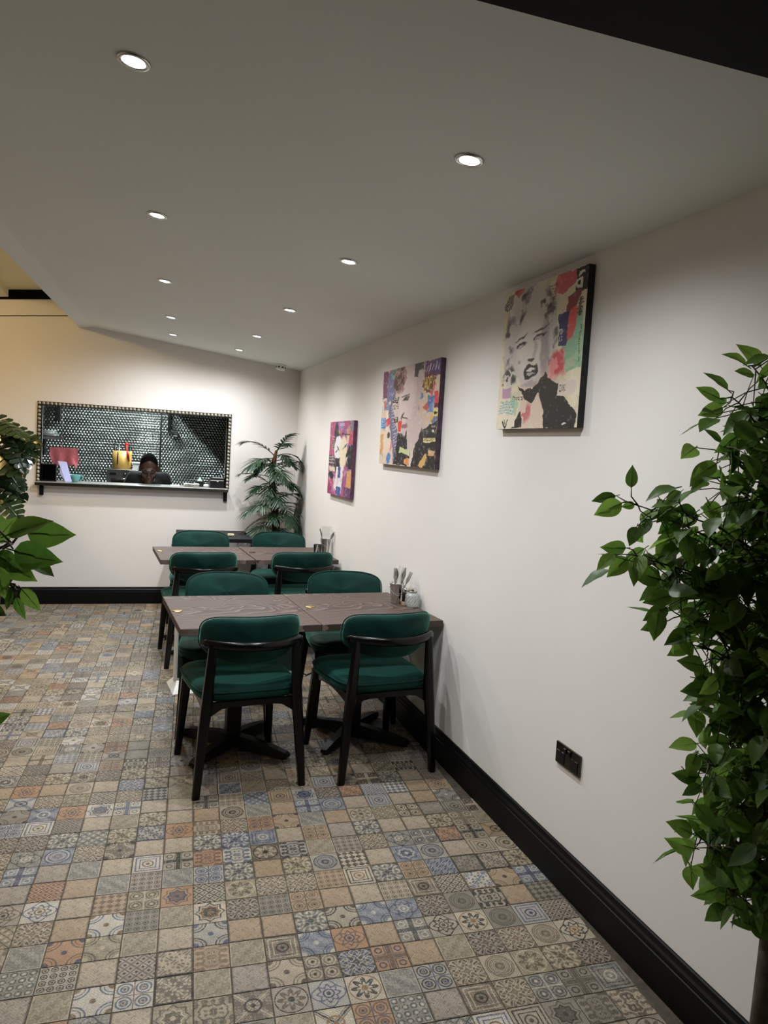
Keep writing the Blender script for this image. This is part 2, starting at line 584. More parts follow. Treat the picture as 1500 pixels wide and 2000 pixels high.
for k, (org, pat, ink, rk) in enumerate(rest):
    allv += [tuple(org + p) for p in TV]
    allf += [tuple(q + k * nv for q in f) for f in TF]
me.from_pydata(allv, [], allf)
for tm in TILE_MATS: me.materials.append(tm)
me.polygons.foreach_set('material_index', [r[1] for r in rest for _ in range(nf)])
uvl = me.uv_layers.new(name='UVMap')
li = np.empty(len(me.loops), int); me.loops.foreach_get('vertex_index', li)
tuv = np.array(TUV); rks = np.array([r[3] for r in rest])
uvl.data.foreach_set('uv', tuv[((li % nv) + rks[li // nv]) % 4].astype(np.float32).ravel())
for q, nm in enumerate(('ink_a', 'ink_b', 'ink_c')):
    a = me.color_attributes.new(nm, 'FLOAT_COLOR', 'POINT')
    a.data.foreach_set('color', np.repeat(np.array([(*lin(INKS[r[2]][q]), 1) for r in rest], np.float32), nv, axis=0).ravel())
tf = link(bpy.data.objects.new('tile_field', me), floor)
tag(tf, kind='stuff')

# walls
struct(MB().box(XR, XR + .15, -3.5, 9.55, -.1, 2.98).build('wall_right', M['wall']), 'long white wall on the right hung with three canvases', 'wall')
HX0, HX1, HZ0, HZ1 = -.800, .892, 1.150, 1.852      # serving hatch opening
wb = MB()
wb.box(-3.3, HX0, YB, YB + .12, 0, 3.0).box(HX1, XR, YB, YB + .12, 0, 3.0).box(HX0, HX1, YB, YB + .12, 0, HZ0 - .026).box(HX0, HX1, YB, YB + .12, HZ1, 3.0)
wback = struct(wb.build('wall_back', M['wall']), 'white rear wall with the serving hatch cut into it', 'wall')
def slant(mb, x0, x1, y0, y1, zlo, zhi):
    vs = [(x, y, zf(x)) for zf in (zlo, zhi) for x, y in ((x0, y0), (x1, y0), (x1, y1), (x0, y1))]
    return mb.add(vs, [(3, 2, 1, 0), (4, 5, 6, 7), (0, 1, 5, 4), (1, 2, 6, 5), (2, 3, 7, 6), (3, 0, 4, 7)])


def ztop(x): return 2.897 + .117 * x          # top of the rear wall under the left roof slope
def zseam(x): return 2.746 + .11 * x
slant(MB(), -3.3, -.44, YB - .009, YB + .001, lambda x: zseam(x) + .004, lambda x: ztop(x)).build('upper_board', M['wall'], wback)
slant(MB(), -3.3, -.44, YB - .002, YB + .001, lambda x: zseam(x) - .003, lambda x: zseam(x) + .004).build('seam_shade', M['black_beam'], wback)  # seam shade painted as a thin black strip under the board
struct(slant(MB(), -3.3, -.36, YB - .010, YB + .02, ztop, lambda x: ztop(x) + .3).build('gap_shade_strip', M['black_beam']), 'black slab painted for the shade in the gap between rear wall and cream ceiling', 'trim')  # flat black slab stands in for the shade inside an open gap
struct(MB().box(-3.45, -3.3, -3.5, 9.55, -.1, 3.0).build('wall_left', M['wall']), 'far left side wall of the dining room', 'wall')
struct(MB().box(-3.45, 1.75, -3.65, -3.5, -.1, 3.0).build('wall_front', mat('dark_low_bounce', (20, 22, 26), .1)), 'unseen wall behind the viewer, made dark to reduce bounced light', 'wall')  # out-of-view end wall, coloured dark to keep bounce light down

# ceilings: pitched panel, its downturned border and the higher cream ceiling on the left
def crease(y): return -.377 + (y - 7.782) * .0805
def cz(x): return HC + SLOPE * (XR - x)
cb = MB()
ys = [-3.5 + (YB + 3.5) * k / 12 for k in range(13)]
vs = []
for y in ys:
    xc = crease(y)
    prof = [(XR + .001, HC), (XR - .8, cz(XR - .8)), (xc + .03, cz(xc + .03)), (xc, cz(xc) - .003), (xc - .11, cz(xc) - .022), (xc - .11, 2.93), (XR + .001, 2.93)]
    vs += [(x, y, z) for x, z in prof]
fs = [(a * 7 + k, a * 7 + (k + 1) % 7, (a + 1) * 7 + (k + 1) % 7, (a + 1) * 7 + k) for a in range(12) for k in range(7)] + [tuple(range(7)), tuple(84 + k for k in range(7))]
cb.add(vs, fs)
struct(cb.build('ceiling', M['ceiling']), 'pitched pale grey ceiling sloping down to the right wall', 'ceiling')
struct(slant(MB(), -3.3, -.30, -3.5, YB - .02, lambda x: ztop(x) + .085, lambda x: ztop(x) + .2).build('ceiling_left', M['yellow_ceiling']), 'higher cream ceiling seen past the ceiling edge', 'ceiling')
struct(slant(MB(), -1.17, -1.09, -3.5, YB - .03, lambda x: ztop(x) + .02, lambda x: ztop(x) + .0855).build('trim_2', M['yellow_ceiling']), 'cream batten running under the cream ceiling', 'trim')
struct(MB().rbox(-1.6, XR, .72, 1.05, 2.245, 2.95, .004, 1).build('ceiling_beam', M['black_beam']), 'black boxed beam crossing overhead in the top corner', 'beam')

# skirting boards
SK = [(0, 0), (.021, 0), (.021, .112), (.0175, .115), (.0175, .119), (.0205, .123), (.0195, .132), (.014, .139), (.011, .146), (.0095, .155), (.006, HB), (0, HB)]
struct(MB().extrude([(-a, b) for a, b in SK], (XR, -3.5, 0), (XR, YB, 0)).build('baseboard_right', M['black_paint']), 'black moulded skirting board along the right wall', 'skirting board')
struct(MB().extrude([(a, b) for a, b in SK], (-3.3, YB, 0), (XR - .021, YB, 0)).build('baseboard_back', M['black_paint']), 'black moulded skirting board along the rear wall', 'skirting board')


# ------------------------------------------------------------------ downlights
def downlight(x, y, label):
    watt = .9 if y > 7 else 1.0
    n = math.atan(SLOPE)
    root = empty('recessed_downlight', (x, y, cz(x)), 0, label, 'ceiling light', 'recessed ceiling downlights in two rows')
    root.rotation_euler = (0, n, 0)
    MB().lathe([(.030, -.001), (.031, -.006), (.040, -.007), (.0425, -.003), (.0425, .0)], 28).build('bezel', M['chrome'], root)
    MB().lathe([(0, -.0045), (.02, -.005), (.031, -.004), (.031, -.001)], 24).build('lens', M['lamp_face'], root)
    ld = bpy.data.lights.new('downlight', 'SPOT')
    ld.energy = DOWNLIGHT_W * watt; ld.spot_size = math.radians(165); ld.spot_blend = 1.0; ld.shadow_soft_size = .03
    ld.color = (.955, .98, 1.0)
    lo = bpy.data.objects.new('beam_source', ld); link(lo, root); lo.location = (0, 0, -.012)
    return root


ORD = ['nearest', 'second nearest', 'middle', 'second farthest', 'farthest']
for k, (x, y) in enumerate([(-.026, 2.151), (.071, 3.481), (.154, 4.815), (.249, 6.109), (.309, 7.03)]):
    downlight(x, y, ORD[k] + ' downlight in the left row of the ceiling')
for k, (x, y) in enumerate([(.895, 2.088), (.903, 3.415), (.907, 4.792), (.903, 6.092), (.895, 7.09)]):
    downlight(x, y, ORD[k] + ' downlight in the right row, along the canvases')

pen = empty('ceiling_lamp', (-1.45, 6.3, ztop(-1.45) + .083), 0, 'warm domed lamp on the cream ceiling', 'lamp')
pen.rotation_euler = (0, -math.atan(.117), 0)
MB().lathe([(.085, 0), (.085, -.012), (.078, -.016)], 28).build('base', M['brass'], pen)
MB().lathe([(.074, -.014), (.07, -.034), (.05, -.056), (.02, -.066), (0, -.067)], 28).build('dome', mat('warm_dome', (255, 235, 190), .5, emit=(255, 214, 140), emit_s=PENDANT_E), pen)

sd = empty('smoke_alarm', (1.36, 7.5, cz(1.36)), 0, 'white round smoke alarm on the ceiling near the corner', 'smoke alarm')
sd.rotation_euler = (0, math.atan(SLOPE), 0)
MB().lathe([(.054, .0), (.054, -.012), (.05, -.014)], 28).build('base', M['white'], sd)
MB().lathe([(.045, -.012), (.048, -.02), (.046, -.046), (.036, -.058), (0, -.06)], 28).build('cap', M['white'], sd)
for k in range(8):
    a = k * PI / 4 + .2
    MB().box(-.010, .010, -.0485, -.044, -.036, -.024, Matrix.Rotation(a, 4, 'Z')).build('vent_slot', M['black_plastic'], sd)

so = empty('double_socket', (XR, 2.4, .497), 0, 'dark chrome double power socket low on the right wall', 'socket')
MB().rbox(-.010, -.0005, -.082, .082, -.041, .041, .003, 2).build('face_plate', mat('black_nickel', (96, 92, 88), .22, 1), so)
for s in (-1, 1):
    MB().rbox(-.0125, -.0095, s * .045 - .027, s * .045 + .027, -.032, .012, .001, 1).build('outlet', M['black_plastic'], so)
    for dy, dz, w, h in ((0, .004, .004, .009), (-.011, -.017, .008, .004), (.011, -.017, .008, .004)):
        MB().box(-.0132, -.0120, s * .045 + dy - w, s * .045 + dy + w, dz - h, dz + h).build('pin_slot', mat('slot', (2, 2, 2), .9) if 'slot' not in M else M['slot'], so)
    MB().rbox(-.0165, -.0095, s * .014 - .008, s * .014 + .008, .014, .034, .0015, 1).build('switch', M['black_plastic'], so)


# ------------------------------------------------------------------ serving hatch (frame, counter, kitchen behind)
fr = empty('serving_hatch', (0, YB, HZ0), 0, 'serving hatch framed in embossed metal trim in the rear wall', 'hatch')


def knurl(p0, p1, w, side, name, pitch=.034):
    """strip of small pillow-shaped embossings along a trim piece"""
    p0 = Vector(p0); p1 = Vector(p1); L = (p1 - p0).length; t = (p1 - p0) / L
    mb = MB()
    n = int(L / pitch)
    up = Vector(side)
    out = Vector((0, -1, 0))
    for k in range(n):
        c = p0 + t * (k + .5) * L / n
        a = t * (L / n * .47); bq = up * (w * .42)
        base = [c - a - bq * .6 + a * .25, c + a * .6 - bq, c + a, c + a * .4 + bq, c - a * .4 + bq, c - a + bq * .2]
        vs = [p + out * .011 for p in base] + [c + out * .018 + (p - c) * .45 for p in base]
        mb.add(vs, [(6, 7, 8, 9, 10, 11)] + [(q, (q + 1) % 6, 6 + (q + 1) % 6, 6 + q) for q in range(6)])
    lo = MB()
    e = up * w / 2
    return mb.build(name, M['trim_steel'], fr)


fz0, fz1 = HZ0 - YB * 0 , HZ1
TW = .034
for nm, a in (('top_rail', (HX0 - TW, HX1 + TW, -.013, .10, HZ1 - HZ0, HZ1 + TW - HZ0)), ('side_rail', (HX0 - TW, HX0, -.013, .10, .001, HZ1 - HZ0)), ('side_rail', (HX1, HX1 + TW, -.013, .10, .001, HZ1 - HZ0))):
    r = MB().rbox(*a, .003, 1).build(nm, M['steel_dark'], fr)
zt = HZ1 + TW / 2 - HZ0
for args in (((HX0 - TW, 0, zt), (HX1 + TW, 0, zt), TW, (0, 0, 1), 'top_embossing'), ((HX0 - TW / 2, 0, 0), (HX0 - TW / 2, 0, zt - .02), TW, (1, 0, 0), 'side_embossing'), ((HX1 + TW / 2, 0, 0), (HX1 + TW / 2, 0, zt - .02), TW, (1, 0, 0), 'side_embossing')):
    tag(knurl(*args), kind='stuff')

ctr = empty('hatch_counter', (0, YB, HZ0), 0, 'narrow steel counter on brackets under the serving hatch', 'counter')
MB().rbox(HX0 - .035, HX1 + .02, -.075, -.014, -.024, 0, .003, 1).box(HX0 + .002, HX1 - .002, -.014, .27, -.024, 0).build('slab', M['counter_steel'], ctr)
MB().rbox(HX0 - .036, HX1 + .021, -.079, -.074, -.034, -.006, .001, 1).build('front_lip', M['steel_dark'], ctr)
for x in (HX0 - .002, HX1 - .018):
    MB().rbox(x, x + .036, -.03, -.001, -.125, -.024, .002, 1).build('bracket', M['black_metal'], ctr)

# kitchen shell
kf = struct(MB().box(-1.8, -1.7, YB + .12, KB, 0, 2.5).box(1.45, 1.55, YB + .12, KB, 0, 2.5).build('wall_kitchen_side', M['steel_dark']), 'dark steel side walls of the kitchen behind the hatch', 'wall')
struct(MB().box(-1.8, 1.55, YB + .12, KB + .1, 2.5, 2.56).build('ceiling_kitchen', M['steel_dark']), 'kitchen ceiling behind the hatch', 'ceiling')
kw = struct(MB().box(-1.8, 1.55, KB + .012, KB + .1, 0, 2.5).build('wall_kitchen_rear', M['steel_dark']), 'rear kitchen wall clad in embossed steel sheet', 'wall')


def emboss_sheet(x0, x1, z0, z1):
    P = .034
    nx = int((x1 - x0) / P * 6); nz = int((z1 - z0) / P * 6)
    xs = np.linspace(x0, x1, nx); zs = np.linspace(z0, z1, nz)
    A, B = np.meshgrid(xs, zs)
    # staggered pillow facets, one slope long and one short, as on quilted splash-back sheet
    row = np.floor((B - z0) / (P * .866))
    u = ((A - x0) / P + .5 * (row % 2)) % 1.0
    v = ((B - z0) / (P * .866)) % 1.0
    r = np.hypot((u - .5), (v - .5) * .9)
    h = np.clip(1 - r / .5, 0, 1) ** .8
    Y = KB - .015 * h + .011
    vs = np.stack([A, Y, B], -1).reshape(-1, 3)
    idx = np.arange(nx * nz).reshape(nz, nx)
    f = np.stack([idx[:-1, :-1], idx[:-1, 1:], idx[1:, 1:], idx[1:, :-1]], -1).reshape(-1, 4)
    me = bpy.data.meshes.new('embossed_sheet')
    me.from_pydata(vs.tolist(), [], f.tolist())
    me.materials.append(M['emboss'])
    return link(bpy.data.objects.new('embossed_sheet', me), kw)


for a, b_ in ((-1.35, .308), (.320, 1.45)):
    tag(emboss_sheet(a, b_, 1.0, 2.06), kind='stuff')
MB().rbox(.309, .319, KB - .006, KB + .012, .9, 2.3, .001, 1).build('joint_strip', M['steel_dark'], kw)

baffle = empty('shadow_baffle', (0, KB - .7, 2.06), 0, 'added, unseen steel hood with a tube light above the kitchen', 'baffle')  # unseen box added so its side edge throws a diagonal shadow on the rear sheet
MB().rbox(.335, .355, -.6, .69, -.01, .43, .002, 1).build('cheek', M['steel'], baffle)
MB().rbox(-1.3, -1.28, -.6, .69, -.01, .43, .002, 1).build('cheek', M['steel'], baffle)
MB().rbox(-1.3, .355, -.62, -.6, -.01, .43, .002, 1).build('front_panel', M['steel'], baffle)
tb = MB().tube([(.115, -.45, .24), (.115, .55, .24)], .014, 12).build('tube_lamp', mat('tube', (255, 255, 255), .4, emit=(225, 245, 255), emit_s=6), baffle)
ld = bpy.data.lights.new('tube_light', 'AREA'); ld.shape = 'RECTANGLE'; ld.size = .04; ld.size_y = 1.0; ld.energy = KITCHEN_W; ld.color = (.86, .97, 1.0)
lo = link(bpy.data.objects.new('tube_light', ld), baffle); lo.location = (.115, .05, .22)

# things on and behind the hatch counter
SH = HZ0  # counter surface


def on_plane_y(px, py, Y):
    d = _F + CR * ((px - 750) / FPX) + CU * ((1000 - py) / FPX)
    return CAM_POS + d * (Y / d.y)


# order screen (black box) + lilac sheet
p = on_plane_y(94, 935, YB + .06)
q = empty('order_screen', (HX0 + .07, YB + .06, SH), 0, 'small black screen box at the left end of the hatch counter', 'screen')
MB().rbox(-.064, .066, -.04, .05, 0, .165, .004, 2).build('case', M['black_plastic'], q)
MB().box(-.055, .057, -.0415, -.0395, .012, .153).build('display', mat('dark_glass', (4, 4, 6), .1), q)
p = on_plane_y(122, 935, YB + .05)
q = MB()
q.add([(-.055, 0, .192), (.020, .03, .187), (.075, -.02, .004), (.022, -.05, .002), (-.035, -.02, .08), (-.03, -.01, .14)], [(0, 1, 2, 3, 4, 5)])
q.add([(-.055, .004, .192), (.020, .034, .187), (.075, -.016, .004), (.022, -.046, .002), (-.035, -.016, .08), (-.03, -.006, .14)], [(5, 4, 3, 2, 1, 0)])
tag(q.build('leaflet', M['lilac'], None, (p.x + .01, YB + .05, SH)), 'curled lilac sheet of paper leaning beside the black screen box', 'paper')
# cup
p = on_plane_y(146, 935, YB + .1)
q = empty('cup', (p.x, YB + .1, SH), 0, 'turquoise glazed cup on the hatch counter', 'cup')
MB().lathe([(.028, 0), (.032, .004), (.036, .012), (.052, .04), (.057, .068), (.055, .07), (.050, .042), (.03, .012), (0, .010)], 24).build('bowl', M['turq'], q)
MB().tube([(.05, -.01, .055), (.068, -.012, .058), (.076, -.012, .045), (.068, -.012, .028), (.045, -.01, .022)], .006, 8).build('handle', M['turq'], q)

# left wall shelf with plates, towel on a rail, hanging rod
p = on_plane_y(95, 852, KB - .55)
q = empty('wall_shelf', (p.x - .28, KB - .55, p.z), 0, 'grey steel shelf fixed at the left of the kitchen', 'shelf')
MB().rbox(-.35, .42, -.14, .14, -.03, 0, .002, 1).build('board', M['steel'], q)
MB().rbox(-.3, -.27, -.1, .14, -.2, -.03, .002, 1).build('support', M['black_metal'], q)
MB().rbox(.22, .25, -.1, .14, -.2, -.03, .002, 1).build('support', M['black_metal'], q)
zs_ = p.z
for k, (dx, dz, r) in enumerate([(0.0, 0, .12), (.012, .016, .118), (-.01, .032, .11), (.005, .048, .10)]):
    pl = MB().lathe([(r * .5, 0), (r * .6, .003), (r, .014), (r, .016), (r * .55, .006), (0, .005)], 24).build('plate', M['white'], None, (p.x - .02 + dx, KB - .56, zs_ + dz))
    tag(pl, ['bottom', 'second lowest', 'second highest', 'top'][k] + ' white plate of the stack on the kitchen shelf', 'plate', 'plates stacked on the kitchen shelf')
q = MB().rbox(-.045, .045, -.04, .04, 0, .06, .004, 1)
tag(q.build('container', M['white'], None, (p.x - .17, KB - .56, zs_)), 'white lidded tub beside the plates on the kitchen shelf', 'container')

YT = YB + .75
p0 = on_plane_y(97, 873, YT); p1 = on_plane_y(152, 876, YT)
q = empty('towel_rail', ((p0.x + p1.x) / 2, YT, p0.z - .006), 0, 'thin steel rail hanging on a rod in the kitchen', 'rail')
w = (p1.x - p0.x) / 2
MB().tube([(-w - .02, 0, 0), (w + .02, 0, 0)], .005, 8).build('bar', M['steel'], q)
px_ = on_plane_y(123, 800, YT).x - q.location.x
MB().tube([(px_, .0, 0), (px_, .0, 2.5 - q.location.z)], .0045, 8).build('rod', M['chrome'], q)
tw = MB()
N = 22; top = .007
for sgn in (-1, 1):
    vs = []
    for i in range(N + 1):
        u = i / N
        x = -w + 2 * w * u
        L = .165 + .02 * math.sin(u * 3.1) - (.02 if u < .1 else 0)
        if u > .78: L = .12 + .10 * (1 - abs(u - .9) / .12 * .8)
        for j in range(9):
            t = j / 8
            vs.append((x * (1 - .1 * t) + .01 * math.sin(9 * t + 7 * u) * t + (.02 * t if u > .78 else 0), sgn * (.008 + .012 * t) + .014 * math.sin(u * 14) * t, top - t * L * (1 if sgn < 0 else .8)))
    fs = [(i * 9 + j, (i + 1) * 9 + j, (i + 1) * 9 + j + 1, i * 9 + j + 1) for i in range(N) for j in range(8)]
    tw.add(vs, fs, True)
n0 = (N + 1) * 9
tw.add([tw.v[i * 9] for i in range(N + 1)] + [tw.v[n0 + i * 9] for i in range(N + 1)], [(i, i + 1, N + 2 + i, N + 1 + i) for i in range(N)], True)
tw = tw.build('towel', M['pink'], None, q.location)
tag(tw, 'pink cloth towel hung over the kitchen rail', 'towel')

# oven with gold pot
YO = KB - .42
p0 = on_plane_y(208, 916, YO); p1 = on_plane_y(268, 916, YO)
zo = p0.z
tbk = empty('steel_bench', ((p0.x + p1.x) / 2, YO + .2, 0), 0, 'steel work bench against the rear kitchen wall', 'bench')
MB().rbox(-.6, .75, -.2, .2, zo - .29, zo - .25, .003, 1).build('top', M['steel'], tbk)
for sx in (-.56, .71):
    for sy in (-.16, .16):
        MB().tube([(sx, sy, 0), (sx, sy, zo - .29)], .018, 10).build('leg', M['steel'], tbk)
ov = empty('countertop_oven', ((p0.x + p1.x) / 2, YO, zo - .25), 0, 'grey countertop oven with round dials in the kitchen', 'oven')
w = (p1.x - p0.x) / 2
MB().rbox(-w, w, 0, .3, 0, .25, .006, 2).build('case', M['steel'], ov)
MB().rbox(-w - .005, w + .005, -.012, .3, .243, .252, .002, 1).build('lid', M['steel'], ov)
MB().box(-w + .03, -w + .10, -.003, .001, .185, .215).build('display', M['black_plastic'], ov)
MB().box(-w + .05, w - .03, -.004, .001, .03, .13).build('window', M['black_plastic'], ov)
MB().tube([(-w + .05, -.02, .145), (w - .03, -.02, .145)], .007, 8).build('handle', M['chrome'], ov)
for x in (.035, .085, .13):
    MB().lathe([(.022, 0), (.022, .006), (.014, .01), (.013, .022), (0, .023)], 18, Matrix.Translation((x, 0, .2)) @ Matrix.Rotation(PI / 2, 4, 'X')).build('dial', M['chrome'], ov)
p = on_plane_y(238, 916, YO + .12)
gp = empty('utensil_pot', (p.x, YO + .13, zo + .002), 0, 'gold pot holding kitchen utensils on top of the oven', 'pot')
r = (on_plane_y(257, 900, YO + .13).x - on_plane_y(219, 900, YO + .13).x) / 2
hgt = on_plane_y(238, 881, YO + .13).z - zo
MB().lathe([(r * .92, 0), (r * .97, .01), (r, hgt), (r * .96, hgt), (r * .9, .012), (0, .012)], 32).build('body', M['gold'], gp)
for nm, a, b_, rr, mm in (('ladle', (-.05, 0, .02), (-.085, .01, hgt + .065), .008, 'black_plastic'), ('spatula', (-.02, .03, .02), (-.04, .05, hgt + .05), .007, 'steel'), ('tongs', (.05, -.02, .02), (.045, -.03, hgt + .07), .011, 'red'), ('ladle', (.06, .03, .02), (.085, .05, hgt + .04), .008, 'black_plastic')):
    t = MB().tube([a, ((a[0] + b_[0]) / 2, (a[1] + b_[1]) / 2, (a[2] + b_[2]) / 2), b_], [rr * .7, rr * .8, rr * 1.2], 8)
    t.sell(rr * 2.2, rr, rr * 2.6, 1, 1, 12, 8, lambda v, b_=b_: v + Vector(b_))
    o = t.build(nm, M[mm], None, gp.location)
    tag(o, {'ladle': ('black ladle leaning left in the gold pot' if b_[0] < 0 else 'black ladle leaning right in the gold pot'), 'spatula': 'steel spatula standing in the gold pot', 'tongs': 'red handled tongs standing in the gold pot'}[nm], 'utensil')
MB().tube([(r * .55, -r * .9, hgt - .002), (r * .62, -r * .98, hgt * .75), (r * .72, -r * .82, hgt * .45)], [.012, .012, .007], 8).build('hanging_strap', M['red'], gp)
MB().tube([(-r * .42, -r * .93, hgt * .95), (-r * .44, -r * .92, hgt * .3)], .006, 6).build('seam_mark', M['black_plastic'], gp)
p = on_plane_y(268, 912, YO + .1)
tbx = empty('food_tub', (p.x + .02, YO + .12, zo + .002), 0, 'white plastic tub with a lid beside the gold pot', 'container')
MB().rbox(-.07, .08, -.06, .06, 0, .075, .006, 2).build('tub', M['white'], tbx)
MB().rbox(-.08, .09, -.07, .07, .07, .085, .004, 2).build('lid', M['paper'], tbx)

# till printer, papers, card tray on the right of the counter
p = on_plane_y(423, 950, YB + .07)
q = empty('receipt_printer', (p.x, YB + .07, SH), 0, 'black receipt printer at the right end of the hatch counter', 'printer')
MB().rbox(-.072, .072, -.06, .075, 0, .075, .006, 2).build('case', M['black_plastic'], q)
MB().rbox(-.070, .070, -.058, .073, .078, .104, .008, 2).build('lid', M['black_plastic'], q)
MB().rbox(-.066, .060, -.064, -.058, .072, .077, .001, 1).build('paper_slot', M['white'], q)
MB().rbox(-.05, .056, -.062, -.057, .1, .105, .001, 1).build('lid_edge', M['white'], q)
MB().rbox(-.006, .010, -.063, -.058, .062, .07, .001, 1).build('badge', M['white'], q)
rs = random.Random(3)
p = on_plane_y(374, 947, YB + .05)
for k in range(4):
    mb = MB(); a = rs.uniform(-.5, .5)
    pts = []
    for i in range(6):
        for j in range(4):
            u, v = i / 5 - .5, j / 3 - .5
            P_ = Matrix.Rotation(a, 3, 'Z') @ Vector((u * .15, v * .075, .004 + k * .007 + .008 * abs(math.sin(u * 5 + k)) + .004 * v))
            pts.append(P_)
    mb.add(pts, [(i * 4 + j, (i + 1) * 4 + j, (i + 1) * 4 + j + 1, i * 4 + j + 1) for i in range(5) for j in range(3)])
    mb.add([v + Vector((0, 0, -.0008)) for v in pts], [(i * 4 + j, i * 4 + j + 1, (i + 1) * 4 + j + 1, (i + 1) * 4 + j) for i in range(5) for j in range(3)])
    o = mb.build('paper_slip', M['paper'], None, (p.x, YB + .05, SH))
    tag(o, ['bottom', 'second lowest', 'second highest', 'top'][k] + ' crumpled white slip of the pile on the hatch counter', 'paper', 'paper slips on the hatch counter')
p = on_plane_y(390, 946, YB + .14)
q = empty('napkin_box', (p.x, YB + .16, SH), 0, 'small black box with a pale tissue sticking out', 'tissue box')
MB().rbox(-.034, .034, -.03, .03, 0, .055, .003, 1).build('box', M['black_plastic'], q)
MB().add([(-.028, -.005, .054), (.028, -.01, .054), (.02, .015, .054), (-.02, .012, .054), (.002, 0, .1)], [(0, 1, 4), (1, 2, 4), (2, 3, 4), (3, 0, 4), (0, 3, 2, 1)]).build('tissue', mat('pale_green_tissue', (196, 222, 212), .8), q)
p = on_plane_y(342, 942, YB + .07)
q = MB().rbox(-.045, .045, -.02, .02, 0, .014, .004, 1)
tag(q.build('card_reader', M['white'], None, (p.x, YB + .07, SH)), 'flat white card reader lying on the hatch counter', 'card reader')
p = on_plane_y(403, 948, YB + .1)
q = MB().sell(.03, .022, .016, .8, .8, 14, 8, lambda v: v + Vector((0, 0, .016)))
tag(q.build('stapler_block', M['white'], None, (p.x, YB + .1, SH)), 'small rounded white gadget next to the receipt printer', 'gadget')

# hanging bits in the kitchen
pz = on_plane_y(330, 842, KB - .08)
q = empty('wall_conduit', (pz.x, KB - .03, pz.z), 0, 'black vertical conduit on the embossed kitchen wall', 'conduit')
MB().rbox(-.014, .014, -.03, .026, 0, .5, .002, 1).build('duct', M['black_metal'], q)
MB().tube([(-.03, -.02, .01), (0, -.03, 0)], .006, 6).build('clip', M['black_metal'], q)
pz = on_plane_y(343, 849, KB - .06)
q = empty('wall_timer', (pz.x, KB - .035, pz.z), 0, 'small black wall timer with pale display in the kitchen', 'timer')
MB().rbox(-.03, .03, -.02, .03, -.03, .035, .004, 2).build('case', M['black_plastic'], q)
MB().box(-.022, .022, -.0215, -.0195, .0, .027).build('display', M['steel'], q)
for k in range(3):
    MB().rbox(-.022 + k * .016, -.012 + k * .016, -.023, -.019, -.02, -.010, .001, 1).build('button', M['white'], q)
pz = on_plane_y(112, 822, KB - .1)
q = MB().rbox(-.03, .03, -.04, .04, 0, .5, .004, 1)
tag(q.build('hanging_bracket', M['steel_dark'], None, (pz.x, KB - .06, pz.z)), 'grey steel upright hanging at the upper left of the kitchen', 'bracket')
p0 = on_plane_y(429, 918, YB + .2); p1 = on_plane_y(441, 936, YB + .16)
q = MB().tube([(p0.x, YB + .2, p0.z), (p1.x - .01, YB + .16, SH + .008)], .004, 6)
tag(q.build('skewer', M['steel'], None), 'thin metal skewer leaning behind the receipt printer', 'skewer')


# ------------------------------------------------------------------ tables
def make_table(loc, rz, w, d, label, topmat='table_wood', disc=None, disc_mat='brass', footrot=PI / 4, group=None):
    t = empty('pedestal_table', loc, rz, label, 'table', group)
    MB().rbox(-w / 2, w / 2, -d / 2, d / 2, .700, .735, .0025, 2).build('tabletop', M[topmat], t)
    c = MB().rbox(-.038, .038, -.038, .038, .03, .69, .006, 2).build('column', M['black_metal'], t)
    MB().rbox(-.17, .17, -.17, .17, .688, .700, .002, 1).build('mounting_plate', M['black_metal'], c)
    for k in range(4):
        a = footrot + k * PI / 2
        R_ = Matrix.Rotation(a, 4, 'Z')
        f = MB()
        prof = [(.0, .035, .075), (.10, .034, .07), (.26, .028, .05), (.33, .026, .036), (.345, .02, .03)]
        vs = []
        for x, hw, h in prof:
            vs += [R_ @ Vector(q) for q in ((x, -hw, .012 if x > .05 else .02), (x, hw, .012 if x > .05 else .02), (x, hw * .7, h), (x, -hw * .7, h))]
        f.add(vs, [(i * 4 + k2, i * 4 + (k2 + 1) % 4, (i + 1) * 4 + (k2 + 1) % 4, (i + 1) * 4 + k2) for i in range(4) for k2 in range(4)] + [(0, 1, 2, 3), (16, 17, 18, 19)])
        fo = f.build('foot', M['black_metal'], t)
        MB().lathe([(.018, 0), (.02, .003), (.02, .013)], 12, Matrix.Translation(R_ @ Vector((.31, 0, 0)))).build('glide', M['black_plastic'], fo)
    if disc:
        MB().lathe([(.026, .735), (.026, .7375), (.0245, .7385), (0, .7385)], 24, Matrix.Translation((disc[0], disc[1], 0))).build('number_disc', M[disc_mat], t)
    return t


TG = 'dark wood pedestal tables in a row along the right wall'
RT = .065
make_table((.551, 3.968, 0), RT, .682, .77, 'near dark wood table farther from the wall, front row', disc=(-.31, .0), group=TG)
make_table((1.2272, 4.018, 0), RT, .668, .78, 'near dark wood table against the right wall, front row', disc=(-.275, .02), group=TG)
make_table((.545, 6.045, 0), .05, .69, .72, 'far dark wood table on the left, second row', disc=(-.31, .1), group=TG)
make_table((1.225, 6.095, 0), .05, .655, .73, 'far dark wood table against the wall, second row', disc=(-.28, .03), disc_mat='black_plastic', group=TG)
make_table((.76, 7.30, 0), 0, .66, .66, 'black table by the rear wall beside the palm', 'table_black', disc=(.26, .12), disc_mat='black_plastic', group=TG)
pz = at(437, 1042, 7.0)
q = MB().rbox(-.03, .03, -.022, .022, 0, .02, .004, 1).build('card_holder', mat('cream_card', (214, 200, 160), .6), None, (.905, 7.2, .736))
tag(q, 'small cream card holder on the black rear table', 'card holder')


